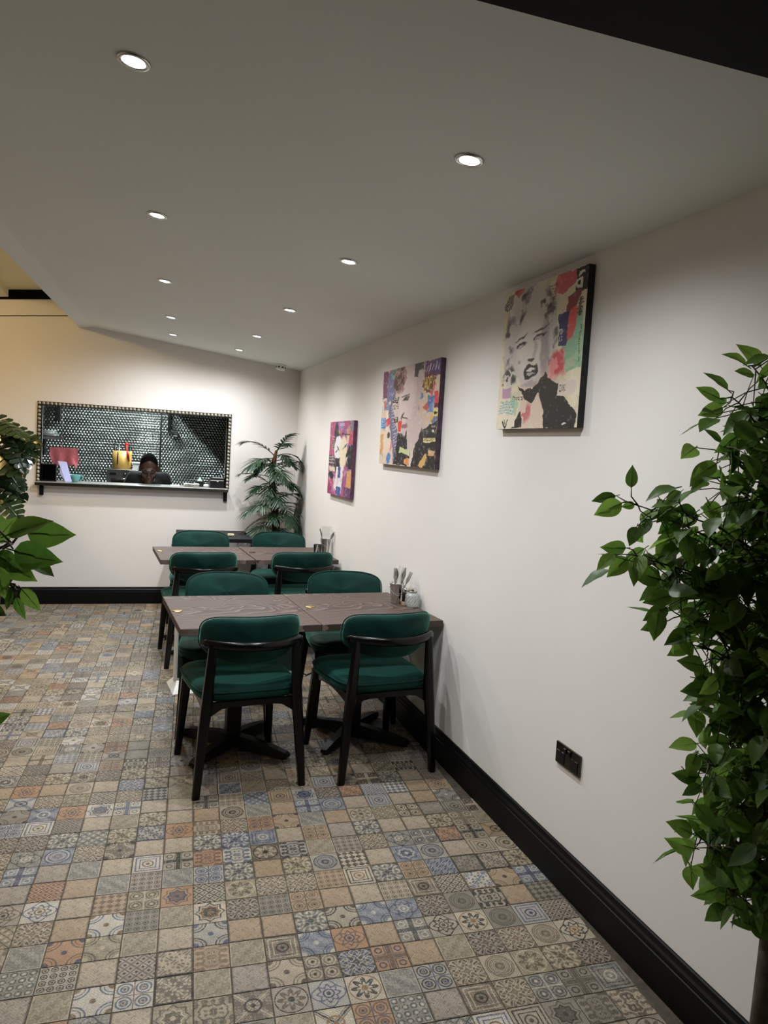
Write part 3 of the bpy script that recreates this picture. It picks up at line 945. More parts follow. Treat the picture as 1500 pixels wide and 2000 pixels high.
# ------------------------------------------------------------------ chairs
def make_chair():
    t = empty('dining_chair', (0, 0, 0), 0, 'x', 'chair', 'green velvet dining chairs')

    def seat_fn(v):
        f = 1 + .045 * (v.y / .25)
        z = v.z
        if z > 0: z -= .012 * max(0, 1 - (v.x / .26) ** 2) * (1 - (v.y / .27) ** 2)
        return Vector((v.x * f, v.y + .012, z + .458))
    st = MB().sell(.252, .252, .052, .55, .42, 40, 14, seat_fn).build('seat', M['velvet'], t)
    pw = lambda q, e: math.copysign(abs(q) ** e, q)
    ring = []
    for i in range(49):
        th = 2 * PI * i / 48
        ring.append(seat_fn(Vector((.2535 * pw(math.cos(th), .42), .2535 * pw(math.sin(th), .42), .012))))
    MB().tube(ring, .0035, 6, False).build('piping', M['velvet'], st)

    def pad_fn(v):
        z = v.z
        k = z / .115
        wx = 1 - (.14 * max(0, -k) ** 1.7)
        x = v.x * wx
        y = v.y - .262 + 1.9 * x * x - .10 * k * .3
        return Vector((x, y, z + .708))
    # upright orientation: thin in y, rounded outline in x-z
    bk = MB()
    nu, nv_ = 44, 10
    vs = []
    for j in range(nv_ + 1):
        ph = -PI / 2 + PI * j / nv_
        for i in range(nu):
            th = 2 * PI * i / nu
            ct, sn = math.cos(th), math.sin(th)
            x = .238 * pw(ct, .46 if sn > 0 else .75); z = .115 * pw(sn, .46 if sn > 0 else .75)
            s = abs(math.cos(ph)) ** .35 if abs(math.cos(ph)) > 1e-6 else 0
            vs.append(pad_fn(Vector((x * s, .030 * math.sin(ph), z * s))))
    bk.add(vs, [(j * nu + i, j * nu + (i + 1) % nu, (j + 1) * nu + (i + 1) % nu, (j + 1) * nu + i) for j in range(nv_) for i in range(nu)], True)
    bo = bk.build('backrest', M['velvet'], t)
    ring = []
    for i in range(65):
        th = 2 * PI * i / 64
        ct, sn = math.cos(th), math.sin(th)
        ring.append(pad_fn(Vector((.2385 * pw(ct, .46 if sn > 0 else .75), .014, .1155 * pw(sn, .46 if sn > 0 else .75)))))
    MB().tube(ring, .003, 6, False).build('piping', M['velvet'], bo)
    # bent rail behind the back pad
    rl = []
    for i in range(25):
        u = -1 + i / 12
        x = .236 * u
        y = -.327 + 2.2 * x * x
        rl.append((x, y, .700))
    r = MB()
    vs = []
    for i, p in enumerate(rl):
        a = Vector(rl[min(i + 1, 24)]) - Vector(rl[max(i - 1, 0)]); a.normalize(); n = Vector((a.y, -a.x, 0))
        e = .5 if i in (0, 24) else 1
        for dn, dz in ((-.012, -.018), (.008, -.021), (.016, -.009), (.016, .009), (.008, .021), (-.012, .018)):
            vs.append(Vector(p) + n * dn * e + Vector((0, 0, dz * e)))
    r.add(vs, [(i * 6 + k, i * 6 + (k + 1) % 6, (i + 1) * 6 + (k + 1) % 6, (i + 1) * 6 + k) for i in range(24) for k in range(6)], True)
    r.f += [tuple(range(6)), tuple(144 + k for k in range(6))]; r.sm += [False, False]
    r.build('back_rail', M['black_wood'], t)

    def leg(pts):
        mb = MB(); vs = []
        for x, y, z, a, b_ in pts:
            for dx, dy in ((-1, -.55), (-.55, -1), (.55, -1), (1, -.55), (1, .55), (.55, 1), (-.55, 1), (-1, .55)):
                vs.append((x + dx * a, y + dy * b_, z))
        n = len(pts)
        mb.add(vs, [(i * 8 + k, i * 8 + (k + 1) % 8, (i + 1) * 8 + (k + 1) % 8, (i + 1) * 8 + k) for i in range(n - 1) for k in range(8)] + [tuple(range(8)), tuple((n - 1) * 8 + k for k in range(8))])
        return mb
    for s in (-1, 1):
        leg([(s * .25, -.268, 0, .0165, .0155), (s * .225, -.252, .30, .022, .021), (s * .212, -.247, .42, .025, .023), (s * .203, -.248, .56, .021, .017), (s * .195, -.250, .695, .017, .012)]).build('leg', M['black_wood'], t)
        leg([(s * .24, .262, 0, .0155, .0155), (s * .224, .232, .28, .0215, .0205), (s * .214, .215, .43, .025, .024)]).build('leg', M['black_wood'], t)
        # side rail with arched underside
        mb = MB(); vs = []
        for i in range(11):
            u = i / 10; y = -.24 + .45 * u; x = s * .212
            zb = .375 + .028 * math.sin(PI * u)
            vs += [(x - .011, y, zb), (x + .011, y, zb), (x + .011, y, .428), (x - .011, y, .428)]
        mb.add(vs, [(i * 4 + k, i * 4 + (k + 1) % 4, (i + 1) * 4 + (k + 1) % 4, (i + 1) * 4 + k) for i in range(10) for k in range(4)] + [(0, 1, 2, 3), (40, 41, 42, 43)])
        mb.build('side_apron', M['black_wood'], t)
    for y in (-.235, .212):
        mb = MB(); vs = []
        for i in range(13):
            u = i / 12; x = -.212 + .424 * u
            zb = .352 + .05 * min(1, math.sin(PI * u) * 1.8)
            vs += [(x, y - .010, zb), (x, y + .010, zb), (x, y + .010, .428), (x, y - .010, .428)]
        mb.add(vs, [(i * 4 + k, i * 4 + (k + 1) % 4, (i + 1) * 4 + (k + 1) % 4, (i + 1) * 4 + k) for i in range(12) for k in range(4)] + [(0, 1, 2, 3), (48, 49, 50, 51)])
        mb.build('cross_apron', M['black_wood'], t)
    return t


CH = [((.535, 3.675, 0), .115, 'nearest green velvet chair on the left, its back to the viewer'),
      ((1.214, 3.70, 0), .125, 'nearest green velvet chair by the wall, its back to the viewer'),
      ((.545, 4.36, 0), PI - .10, 'green velvet chair behind the near left table, facing the viewer'),
      ((1.292, 4.42, 0), PI - .05, 'green velvet chair behind the near wall table, facing the viewer'),
      ((.505, 5.72, 0), .07, 'green velvet chair before the far left table, its back to the viewer'),
      ((1.246, 5.79, 0), .06, 'green velvet chair before the far wall table, its back to the viewer'),
      ((.585, 6.53, 0), PI - .02, 'farthest green velvet chair on the left, facing the viewer'),
      ((1.275, 6.57, 0), PI, 'farthest green velvet chair on the right, below the palm')]
c0 = make_chair()
for k, (loc, rz, lab) in enumerate(CH):
    c = c0 if k == 0 else copy_tree(c0)
    c.location = loc; c.rotation_euler = (0, 0, rz); c['label'] = lab


# ------------------------------------------------------------------ table-top things
def bucket(loc, label, h=.115):
    t = empty('cutlery_bucket', loc, 0, label, 'bucket', 'metal cutlery buckets on the tables')
    MB().lathe([(.030, 0), (.031, .002), (.031, .006), (.041, h), (.0435, h + .002), (.0435, h + .005), (.040, h + .003), (.029, .006), (0, .005)], 28).build('pail', M['chrome'], t)
    pts = []
    for i in range(17):
        a = PI * i / 16
        pts.append((-.044 * math.cos(a), -.046 * math.sin(a) * .9, h - .012 - .05 * math.sin(a)))
    MB().tube(pts, .0016, 6).build('handle', M['chrome'], t)
    return t


def cutlery(kind, base, top, label, group):
    base = Vector(base); top = Vector(top); d = top - base; L = d.length
    R_ = Matrix.Translation(base) @ look(d, Vector((.3, -1, .1)))
    mb = MB()

    def slab(pts, th=.0012):
        n = len(pts)
        vs = [R_ @ Vector((x, y, z)) for z in (-th, th) for x, y in pts]
        mb.add(vs, [tuple(reversed(range(n))), tuple(range(n, 2 * n))] + [(k, (k + 1) % n, n + (k + 1) % n, n + k) for k in range(n)])
    slab([(-.006, 0), (.006, 0), (.003, L * .45), (.0025, L * .62), (-.0025, L * .62), (-.003, L * .45)])
    if kind == 'knife': slab([(-.006, L * .55), (.006, L * .55), (.008, L * .8), (.004, L), (-.006, L * .97)])
    elif kind == 'fork':
        slab([(-.003, L * .6), (.003, L * .6), (.011, L * .72), (.011, L * .78), (-.011, L * .78), (-.011, L * .72)])
        for k in range(4): slab([(-.011 + k * .0061, L * .77), (-.0075 + k * .0061, L * .77), (-.008 + k * .0061, L), (-.0105 + k * .0061, L)])
    else: slab([(-.003, L * .6)] + [(.013 * math.sin(PI * k / 10) * (1.05 - .1 * k / 10), L * (.62 + .38 * k / 10)) for k in range(11)] + [(-.013 * math.sin(PI * k / 10), L * (.62 + .38 * k / 10)) for k in range(10, -1, -1)])
    o = mb.build(kind, M['steel'])
    return tag(o, label, kind, group)


def napkin(base, top, w, label):
    base = Vector(base); top = Vector(top)
    R_ = Matrix.Translation(base) @ look(top - base, Vector((.2, -1, 0))); L = (top - base).length
    mb = MB(); n = 7
    for z0 in (-.006, -.001, .004):
        vs = []
        for j in range(n + 1):
            v = j / n
            for i in range(6):
                u = i / 5 - .5
                vs.append(R_ @ Vector((u * w * (.55 + .45 * v), v * L + .006 * math.sin(i * 2 + z0 * 900), z0 * (1 + v) + .005 * math.sin(u * 9 + z0 * 500) * v)))
        m = len(vs)
        vs += [p + (R_.to_3x3() @ Vector((0, 0, .0012))) for p in vs]
        q = [(j * 6 + i, j * 6 + i + 1, (j + 1) * 6 + i + 1, (j + 1) * 6 + i) for j in range(n) for i in range(5)]
        mb.add(vs, q + [tuple(k + m for k in reversed(f)) for f in q])
    return tag(mb.build('napkin', M['paper']), label, 'napkin')


TZ = .7352
b = Vector((1.475, 4.10, TZ)); bucket(b, 'small metal bucket of cutlery on the near wall table')
G1 = 'cutlery in the near bucket'
cutlery('fork', b + Vector((-.012, 0, .01)), b + Vector((-.012, .005, .205)), 'dark fork standing at the left of the near bucket', G1)
cutlery('spoon', b + Vector((-.004, .012, .01)), b + Vector((.0, .016, .202)), 'spoon standing behind the fork in the near bucket', G1)
cutlery('knife', b + Vector((.0, -.008, .01)), b + Vector((.045, -.01, .21)), 'knife leaning right in the near bucket', G1)
cutlery('fork', b + Vector((.006, -.012, .01)), b + Vector((.078, -.02, .185)), 'fork leaning far right in the near bucket', G1)
cutlery('spoon', b + Vector((.004, .008, .01)), b + Vector((.052, .01, .2)), 'spoon leaning right in the near bucket', G1)
napkin(b + Vector((.006, .02, .02)), b + Vector((.04, .035, .205)), .062, 'white paper napkin rising from the near bucket')
t = empty('pepper_grinder', (1.512, 4.045, TZ), 0, 'glass pepper grinder filled with dark pepper on near table', 'pepper grinder')
MB().lathe([(.022, 0), (.0225, .003), (.0225, .022), (.020, .024)], 24).build('base', mat('amber_glass', (206, 176, 150), .1, trans=.5), t)
MB().lathe([(.0205, .022), (.0205, .075), (.019, .077)], 24).build('pepper_fill', mat('peppercorns', (20, 15, 13), .5, var=.5, vscale=200), t)
MB().lathe([(.021, .075), (.0215, .077), (.0215, .096), (.018, .099), (0, .1)], 24).build('cap', M['chrome'], t)
t = empty('glass_jar', (1.541, 4.005, TZ), 0, 'squat faceted glass jar with a metal cap on near table', 'jar')
mb = MB(); n = 28; rows = 9; vs = []
prof = [(.029, 0), (.034, .006), (.0365, .016), (.037, .028), (.037, .04), (.0365, .052), (.034, .062), (.027, .069), (.02, .072)]
for j, (r, z) in enumerate(prof):
    for i in range(n):
        a = 2 * PI * (i + .5 * (j % 2)) / n
        rr = r * (1.035 if (i + j) % 2 else .975)
        vs.append((rr * math.cos(a), rr * math.sin(a), z))
mb.add(vs, [(j * n + i, j * n + (i + 1) % n, (j + 1) * n + (i + 1) % n, (j + 1) * n + i) for j in range(rows - 1) for i in range(n)] + [tuple(reversed(range(n))), tuple((rows - 1) * n + i for i in range(n))])
mb.build('body', mat('faceted_glass', (214, 218, 216), .12, trans=.55), t)
MB().lathe([(.019, .07), (.0195, .072), (.0195, .09), (.017, .094), (0, .094)], 24).build('cap', M['chrome'], t)
MB().lathe([(.021, .074), (.022, .077), (.021, .08)], 24).build('collar', M['steel'], t)
t.scale = (1.15, 1.15, 1.12)

b = Vector((1.535, 6.06, TZ)); bucket(b, 'small metal bucket with napkins on the far wall table', .13)
cutlery('knife', b + Vector((.012, 0, .01)), b + Vector((-.055, .0, .215)), 'dark handled knife leaning left in the far bucket', 'cutlery in the far bucket')
cutlery('spoon', b + Vector((-.01, .0, .01)), b + Vector((.05, -.08, .20)), 'spoon leaning right in the far bucket', 'cutlery in the far bucket')
napkin(b + Vector((.0, .0, .03)), b + Vector((.004, .005, .23)), .088, 'folded white napkins standing in the far bucket')
t = MB().lathe([(.026, 0), (.028, .002), (.034, .085), (.0328, .085), (.0265, .006), (0, .006)], 28)
tag(t.build('tumbler', M['glass'], None, (1.462, 6.03, TZ)), 'clear glass tumbler left of the far bucket', 'glass')

# panel heater under the tables
hx0 = .30
h = empty('panel_heater', (.70, 5.03, 0), .10, 'white panel heater with dark front standing between the table rows', 'heater')
MB().rbox(-.40, .40, -.03, .05, .06, .50, .006, 2).build('casing', M['white'], h)
MB().rbox(-.385, .385, -.037, -.029, .075, .485, .003, 1).build('front_panel', M['green_panel'], h)
for x in (-.35, .33):
    f = MB(); f.add([(x - .075, -.13, 0), (x + .075, -.13, 0), (x + .075, .14, 0), (x - .075, .14, 0), (x - .04, -.05, .06), (x + .04, -.05, .06), (x + .04, .06, .06), (x - .04, .06, .06)],
                    [(3, 2, 1, 0), (4, 5, 6, 7), (0, 1, 5, 4), (1, 2, 6, 5), (2, 3, 7, 6), (3, 0, 4, 7)])
    f.build('foot', M['white'], h)
MB().tube([(.39, .02, .12), (.46, .03, .05), (.52, .06, .006), (.60, .12, .006), (.70, .16, .006), (.80, .3, .006)], .0045, 6).build('power_cable', M['black_plastic'], h)


# ------------------------------------------------------------------ canvases: collage prints painted point by point
FONT = {'A': '01110 10001 10001 11111 10001 10001 10001', 'D': '11110 10001 10001 10001 10001 10001 11110', 'E': '11111 10000 11110 10000 10000 10000 11111', 'F': '11111 10000 11110 10000 10000 10000 10000',
        'G': '01110 10001 10000 10111 10001 10001 01110', 'I': '11111 00100 00100 00100 00100 00100 11111', 'J': '00111 00010 00010 00010 00010 10010 01100', 'K': '10001 10010 10100 11000 10100 10010 10001',
        'L': '10000 10000 10000 10000 10000 10000 11111', 'M': '10001 11011 10101 10101 10001 10001 10001', 'N': '10001 11001 10101 10011 10001 10001 10001', 'O': '01110 10001 10001 10001 10001 10001 01110',
        'P': '11110 10001 10001 11110 10000 10000 10000', 'R': '11110 10001 10001 11110 10100 10010 10001', 'S': '01111 10000 10000 01110 00001 00001 11110', 'T': '11111 00100 00100 00100 00100 00100 00100',
        'U': '10001 10001 10001 10001 10001 10001 01110', 'V': '10001 10001 10001 10001 10001 01010 00100', 'W': '10001 10001 10001 10101 10101 11011 10001', 'X': '10001 10001 01010 00100 01010 10001 10001',
        '!': '00100 00100 00100 00100 00100 00000 00100', ' ': '00000 00000 00000 00000 00000 00000 00000'}


class Paint:
    def __init__(s, w, h, bg, seed):
        s.w, s.h = w, h
        s.Y, s.X = np.meshgrid((np.arange(h) + .5) / h, (np.arange(w) + .5) / w, indexing='ij')
        s.im = np.ones((h, w, 3)) * np.array(bg, float)
        s.r = np.random.RandomState(seed)
        s.X0, s.Y0 = s.X.copy(), s.Y.copy()
        s.X = s.X0 + (s.noise(18, 91) - .5) * .05; s.Y = s.Y0 + (s.noise(18, 92) - .5) * .04

    def put(s, mask, c, a=1.0):
        m = np.clip(mask, 0, 1)[..., None] * a
        s.im = s.im * (1 - m) + np.array(c, float) * m

    def noise(s, cells, seed=0):
        r = np.random.RandomState(seed + 11)
        out = 0; amp = 1; tot = 0
        for o in range(4):
            n = cells * 2 ** o
            g = r.rand(n + 2, n + 2)
            fx = s.X0 * n; fy = s.Y0 * n
            ix = fx.astype(int); iy = fy.astype(int); tx = fx - ix; ty = fy - iy
            tx = tx * tx * (3 - 2 * tx); ty = ty * ty * (3 - 2 * ty)
            out = out + amp * ((g[iy, ix] * (1 - tx) + g[iy, ix + 1] * tx) * (1 - ty) + (g[iy + 1, ix] * (1 - tx) + g[iy + 1, ix + 1] * tx) * ty)
            tot += amp; amp *= .5
        return out / tot

    def ell(s, cx, cy, rx, ry, rot=0, soft=.06):
        c, q = math.cos(rot), math.sin(rot)
        dx, dy = s.X - cx, s.Y - cy
        u = (dx * c + dy * q) / rx; v = (-dx * q + dy * c) / ry
        d = np.sqrt(u * u + v * v)
        return np.clip((1 - d) / soft + .5, 0, 1)

    def rect(s, x0, y0, x1, y1):
        return ((s.X > x0) & (s.X < x1) & (s.Y > y0) & (s.Y < y1)).astype(float)

    def poly(s, pts):
        m = np.zeros((s.h, s.w), bool)
        n = len(pts)
        for k in range(n):
            x0, y0 = pts[k]; x1, y1 = pts[(k + 1) % n]
            if y0 == y1: continue
            c = ((s.Y >= min(y0, y1)) & (s.Y < max(y0, y1)) & (s.X < (s.Y - y0) / (y1 - y0) * (x1 - x0) + x0))
            m ^= c
        return m.astype(float)

    def line(s, x0, y0, x1, y1, w):
        d = np.array([x1 - x0, y1 - y0]); L = d @ d + 1e-9
        t = np.clip(((s.X - x0) * d[0] + (s.Y - y0) * d[1]) / L, 0, 1)
        dist = np.hypot(s.X - x0 - t * d[0], s.Y - y0 - t * d[1])
        return np.clip((w - dist) / (w * .5), 0, 1)

    def text(s, t, x, y, h, c, wide=.62, slant=0.0):
        keep = (s.X, s.Y); s.X, s.Y = s.X0, s.Y0
        for k, chh in enumerate(t):
            rows = FONT[chh].split()
            for j, row in enumerate(rows):
                for i, q in enumerate(row):
                    if q == '1':
                        xx = x + (k * 6 + i) * h / 7 * wide - slant * j * h / 7; yy = y + j * h / 7
                        s.put(s.rect(xx, yy, xx + h / 7 * wide * 1.15, yy + h / 7 * 1.1), c)
        s.X, s.Y = keep

    def scribble(s, x, y, w, h, c, rows=4):
        """illegible newsprint rows"""
        for j in range(rows):
            xx = x
            while xx < x + w:
                l = s.r.uniform(.008, .03)
                s.put(s.rect(xx, y + j * h / rows, min(xx + l, x + w), y + (j + .55) * h / rows), c, .85)
                xx += l + .008

    def patches(s, n, pal, size=(.05, .2), a=.9, box=(0, 0, 1, 1)):
        for _ in range(n):
            cx, cy = s.r.uniform(box[0], box[2]), s.r.uniform(box[1], box[3]); k = s.r.randint(4, 7)
            ang = np.sort(s.r.rand(k)) * 2 * PI; rr = s.r.uniform(*size)
            s.put(s.poly([(cx + rr * math.cos(t) * s.r.uniform(.5, 1), cy + rr * math.sin(t) * s.r.uniform(.5, 1.2)) for t in ang]), pal[s.r.randint(len(pal))], a * s.r.uniform(.7, 1))


def collage_face_a():
    p = Paint(210, 330, (226, 214, 186), 3)
    n = p.noise(4, 1); n2 = p.noise(12, 2)
    p.put((n2 > .55) * 1., (206, 196, 170), .6)
    p.patches(26, [(214, 96, 92), (228, 214, 170), (150, 190, 160), (196, 120, 150), (232, 226, 206), (120, 100, 150), (222, 200, 120)], (.04, .14), .75)
    p.put(p.poly([(.66, .0), (.9, .0), (.88, .09), (.74, .14), (.66, .1)]), (205, 96, 108)); p.put((p.noise(9, 5) > .52) * p.rect(.66, 0, .9, .14), (222, 130, 130), .7)
    p.put(p.rect(.88, 0, 1, .16), (20, 20, 30)); p.put(p.rect(.9, .03, .955, .05), (226, 220, 200)); p.put(p.ell(.91, .1, .035, .035), (226, 220, 200)); p.put(p.ell(.91, .1, .012, .014), (20, 20, 30))
    p.put(p.rect(.0, .02, .12, .12), (224, 216, 190))
    for k in range(5): p.put(p.line(.01 + k * .022, .12, .06 + k * .02, .02, .007), (30, 30, 32))
    p.put(p.poly([(.14, .01), (.3, .0), (.2, .07)]), (196, 60, 66))
    p.put(p.poly([(.74, .3), (.98, .26), (1, .62), (.84, .64), (.78, .46)]), (142, 186, 152)); p.put((p.noise(10, 8) > .55) * p.rect(.76, .28, 1, .62), (176, 204, 170), .6)
    p.put(p.poly([(.8, .16), (.94, .14), (.9, .27), (.8, .3)]), (140, 60, 66)); p.put(p.poly([(.72, .27), (.84, .25), (.82, .47), (.73, .46)]), (48, 46, 104)); p.text('FOX', .725, .36, .035, (226, 224, 214)); p.text('US', .74, .41, .03, (226, 224, 214))
    p.put(p.poly([(.84, .24), (.93, .25), (.88, .42), (.82, .44)]), (214, 86, 82))
    p.scribble(.58, .05, .1, .26, (86, 80, 70), 14)
    p.put(p.ell(.72, .56, .17, .09, .2, .5) * np.clip((p.noise(7, 17) - .38) * 9, 0, 1), (204, 78, 86)); p.put((p.noise(10, 9) > .5) * p.ell(.72, .58, .18, .10), (236, 160, 156), .75)
    # hair
    hn = p.noise(14, 12); hw = p.noise(7, 13)
    for cx, cy, rx, ry in ((.38, .24, .30, .24), (.17, .42, .13, .2), (.16, .58, .10, .13), (.62, .38, .09, .16)):
        hm = p.ell(cx, cy, rx, ry, -.1, .35); p.put(hm, (204, 197, 192))
        p.put(hm * np.clip((hn - .5) * 7, 0, 1), (122, 112, 116), .85); p.put(hm * np.clip((.42 - hw) * 8, 0, 1), (240, 234, 224), .8); p.put(hm * np.clip((hn * hw - .36) * 12, 0, 1), (66, 58, 62), .8)
    p.put(p.ell(.15, .62, .08, .07, .3, .5) * (hn > .42), (48, 42, 46), .8)
    # face, neck
    p.put(p.poly([(.3, .62), (.62, .6), (.66, .86), (.78, 1.0), (.28, 1.0), (.32, .8)]), (222, 200, 184))
    p.put(p.ell(.405, .44, .215, .265, -.12, .06), (206, 196, 194))
    p.put(p.ell(.40, .43, .17, .22, -.12, .5), (228, 220, 214), .9)
    p.put(p.ell(.58, .47, .05, .2, -.1, .6), (150, 140, 146), .7)
    for cx, cy, rx in ((.28, .405, .07), (.51, .375, .075)):
        p.put(p.ell(cx, cy - .048, rx * 1.1, .007, -.28 if cx < .4 else -.2, .6), (84, 74, 74)); p.put(p.ell(cx, cy, rx, .016, -.25, .4), (52, 46, 48)); p.put(p.ell(cx - .005, cy + .008, rx * .6, .009, -.25, .4), (190, 184, 182))
    p.put(p.ell(.455, .45, .02, .06, .2, .9), (176, 166, 166), .6); p.put(p.ell(.42, .52, .04, .014, -.1, .5), (66, 58, 60))
    p.put(p.ell(.415, .605, .088, .05, -.15, .15), (38, 34, 38)); p.put(p.ell(.415, .592, .06, .014, -.15, .3), (228, 224, 220)); p.put(p.ell(.42, .622, .05, .011, -.1, .3), (186, 180, 180))
    p.put(p.ell(.42, .69, .12, .02, 0, .8), (150, 140, 142), .5)
    # dark scarf and jacket
    p.put(p.poly([(.26, .69), (.36, .735), (.5, .70), (.6, .63), (.74, .70), (.88, .82), (.98, .92), (.98, 1.0), (.64, 1.0), (.6, .84), (.54, .75), (.46, .82), (.36, .79)]), (30, 30, 34))
    p.put(p.poly([(.3, .9), (.34, .88), (.36, 1), (.2, 1), (.24, .97)]), (28, 28, 30))
    p.put(p.ell(.86, .965, .03, .008), (220, 216, 206)); p.put(p.ell(.46, .715, .012, .008), (220, 216, 206))
    p.put(p.ell(.4, .89, .05, .07, .5, .6) * (p.noise(14, 3) > .45), (196, 96, 104), .8)
    p.put(p.rect(.76, .70, .96, .79), (222, 208, 196)); p.text('IVK', .78, .72, .045, (34, 32, 34))
    p.text('ITS', .25, .515, .02, (52, 48, 48)); p.text('JUI', .04, .6, .022, (66, 60, 56)); p.text('TIST', .03, .63, .022, (66, 60, 56)); p.text('AND', .04, .66, .022, (66, 60, 56))
    p.put(p.rect(.05, .7, .17, .78), (170, 120, 170), .7); p.scribble(.03, .80, .2, .1, (96, 170, 190), 5); p.scribble(.2, .77, .14, .03, (60, 54, 50), 2)
    p.put(p.rect(.02, .905, .26, .99), (226, 216, 194)); p.put(p.line(.08, .94, .12, .985, .008), (24, 24, 26)); p.put(p.line(.12, .985, .17, .94, .008), (24, 24, 26)); p.put(p.line(.1, .93, .12, .96, .006), (24, 24, 26))
    for k in range(9): p.put(p.ell(.945, .2 + k * .013, .03 if k % 2 else .018, .006, 0, .4), (40, 26, 26), .8)
    for k in range(26): p.put(p.ell(.965, .36 + k * .009, .006, .0025, 0, .6), (30, 40, 34))
    p.put((p.noise(40, 7) > .72) * 1., (236, 228, 208), .25)
    return p.im


def collage_face_b():
    p = Paint(230, 220, (214, 190, 170), 8)
    p.patches(60, [(224, 200, 160), (70, 110, 170), (200, 80, 76), (226, 180, 90), (60, 56, 62), (150, 176, 150), (196, 150, 160), (120, 100, 150), (232, 222, 200)], (.03, .11), .9)
    p.put(p.rect(0, 0, .1, .3), (120, 66, 96)); p.put(p.rect(.76, 0, 1, .16), (78, 52, 110)); p.put((p.noise(10, 2) > .5) * p.rect(.76, 0, 1, .2), (120, 70, 120), .7)
    p.put(p.rect(.1, .02, .26, .34), (116, 112, 150)); p.put(p.rect(.17, .0, .28, .1), (120, 160, 150)); p.scribble(.18, .02, .07, .05, (40, 40, 50), 3)
    p.put(p.poly([(.2, .3), (.32, .62), (.44, 1), (.3, 1), (.22, .7), (.14, .45)]), (110, 104, 136))
    for k in range(18): p.put(p.line(.2 + k * .008, .45 + k * .032, .28 + k * .008, .42 + k * .032, .005), (196, 190, 206))
    p.put(p.poly([(.34, .66), (.6, .7), (1, .56), (1, 1), (.3, 1)]), (26, 24, 28))
    # face
    p.put(p.ell(.5, .34, .2, .36, .05, .08), (206, 184, 186)); p.put(p.ell(.48, .34, .14, .28, .05, .5), (222, 202, 200))
    p.put(p.poly([(.46, .55), (.72, .5), (.8, .62), (.66, .86), (.54, .86)]), (208, 188, 186))
    p.put(p.ell(.33, .12, .1, .14, .3, .2), (96, 66, 62)); p.put((p.noise(16, 4) > .5) * p.ell(.34, .12, .13, .15), (170, 130, 130), .9)
    p.put(p.rect(.60, .0, .74, .13), (52, 54, 58)); p.put(p.ell(.7, .2, .06, .14, .1, .2), (200, 180, 180))
    p.put(p.ell(.47, .325, .06, .018, -.3, .3), (70, 58, 64)); p.put(p.ell(.49, .335, .022, .016, 0, .3), (44, 38, 44)); p.put(p.line(.4, .31, .52, .285, .008), (86, 70, 72))
    p.put(p.line(.42, .5, .52, .535, .008), (60, 50, 52)); p.put(p.ell(.46, .60, .05, .02, -.2, .4), (150, 110, 112)); p.put(p.line(.43, .47, .40, .53, .01), (70, 60, 62))
    p.put(p.poly([(.5, .63), (.56, .9), (.66, .84), (.76, .62), (.8, .7), (.62, 1), (.56, 1), (.48, .72)]), (30, 28, 32)); p.put(p.poly([(.6, .86), (.66, .82), (.62, 1), (.56, 1)]), (222, 206, 200))
    # comic burst and words
    pts = []
    for k in range(24):
        rr = (.105 if k % 2 else .08); pts.append((.835 + rr * math.cos(k * PI / 12), .205 + rr * 1.0 * math.sin(k * PI / 12)))
    p.put(p.poly(pts), (96, 52, 34)); p.text('WOP!', .765, .15, .115, (226, 186, 90), .42, .02)
    for k in range(5): p.put(p.line(.8 + k * .04, .1, .81 + k * .04, .05 - .02 * (k % 2), .006), (220, 214, 222))
    p.put(p.rect(.84, .33, .93, .48), (74, 112, 176)); p.put((p.noise(24, 6) > .5) * p.rect(.84, .33, .93, .48), (130, 160, 206), .6); p.put(p.rect(.93, .3, 1, .4), (206, 70, 76)); p.put(p.rect(.94, .4, 1, .45), (96, 34, 44)); p.put(p.rect(.93, .46, 1, .52), (226, 206, 120)); p.put(p.ell(.965, .49, .02, .014), (30, 30, 30))
    p.put(p.rect(.22, .37, .36, .42), (226, 210, 196)); p.text('MING', .225, .372, .048, (40, 36, 40), .75); p.put(p.rect(.22, .31, .34, .36), (30, 28, 32)); p.scribble(.23, .315, .1, .04, (226, 220, 214), 2)
    p.put(p.rect(.0, .5, .1, .62), (76, 116, 176)); p.scribble(.01, .51, .08, .1, (190, 206, 226), 4); p.put(p.poly([(.1, .52), (.17, .5), (.18, .58), (.11, .6)]), (206, 66, 66))
    p.put(p.rect(.26, .5, .34, .56), (34, 32, 36)); p.text('TOT', .265, .51, .04, (226, 210, 160), .6); p.put(p.poly([(.34, .56), (.42, .55), (.4, .66), (.34, .64)]), (214, 70, 56))
    p.put(p.ell(.14, .75, .08, .16, .1, .1), (224, 200, 180)); p.put(p.ell(.17, .69, .035, .03), (50, 60, 50)); p.put(p.rect(0, .68, .06, .9), (206, 150, 90)); p.put(p.ell(.2, .93, .04, .06, .2, .2), (70, 120, 190))
    p.put(p.poly([(.4, .8), (.6, .84), (.58, .9), (.38, .86)]), (196, 206, 150)); p.put(p.rect(.8, .72, .98, .76), (226, 210, 150)); p.scribble(.82, .725, .15, .03, (60, 50, 44), 2); p.put(p.poly([(.5, .93), (.58, .92), (.6, .98), (.5, .98)]), (226, 150, 80))
    p.put(p.poly([(.74, .98), (.86, .86), (.88, .9), (.8, 1)]), (214, 170, 100)); p.put(p.rect(.9, .83, .98, .88), (206, 160, 110)); p.put(p.rect(.92, .6, .98, .62), (150, 140, 140)); p.put(p.ell(.95, .66, .012, .016), (226, 222, 220))
    p.put((p.noise(40, 9) > .68) * 1., (232, 222, 208), .4)
    return p.im


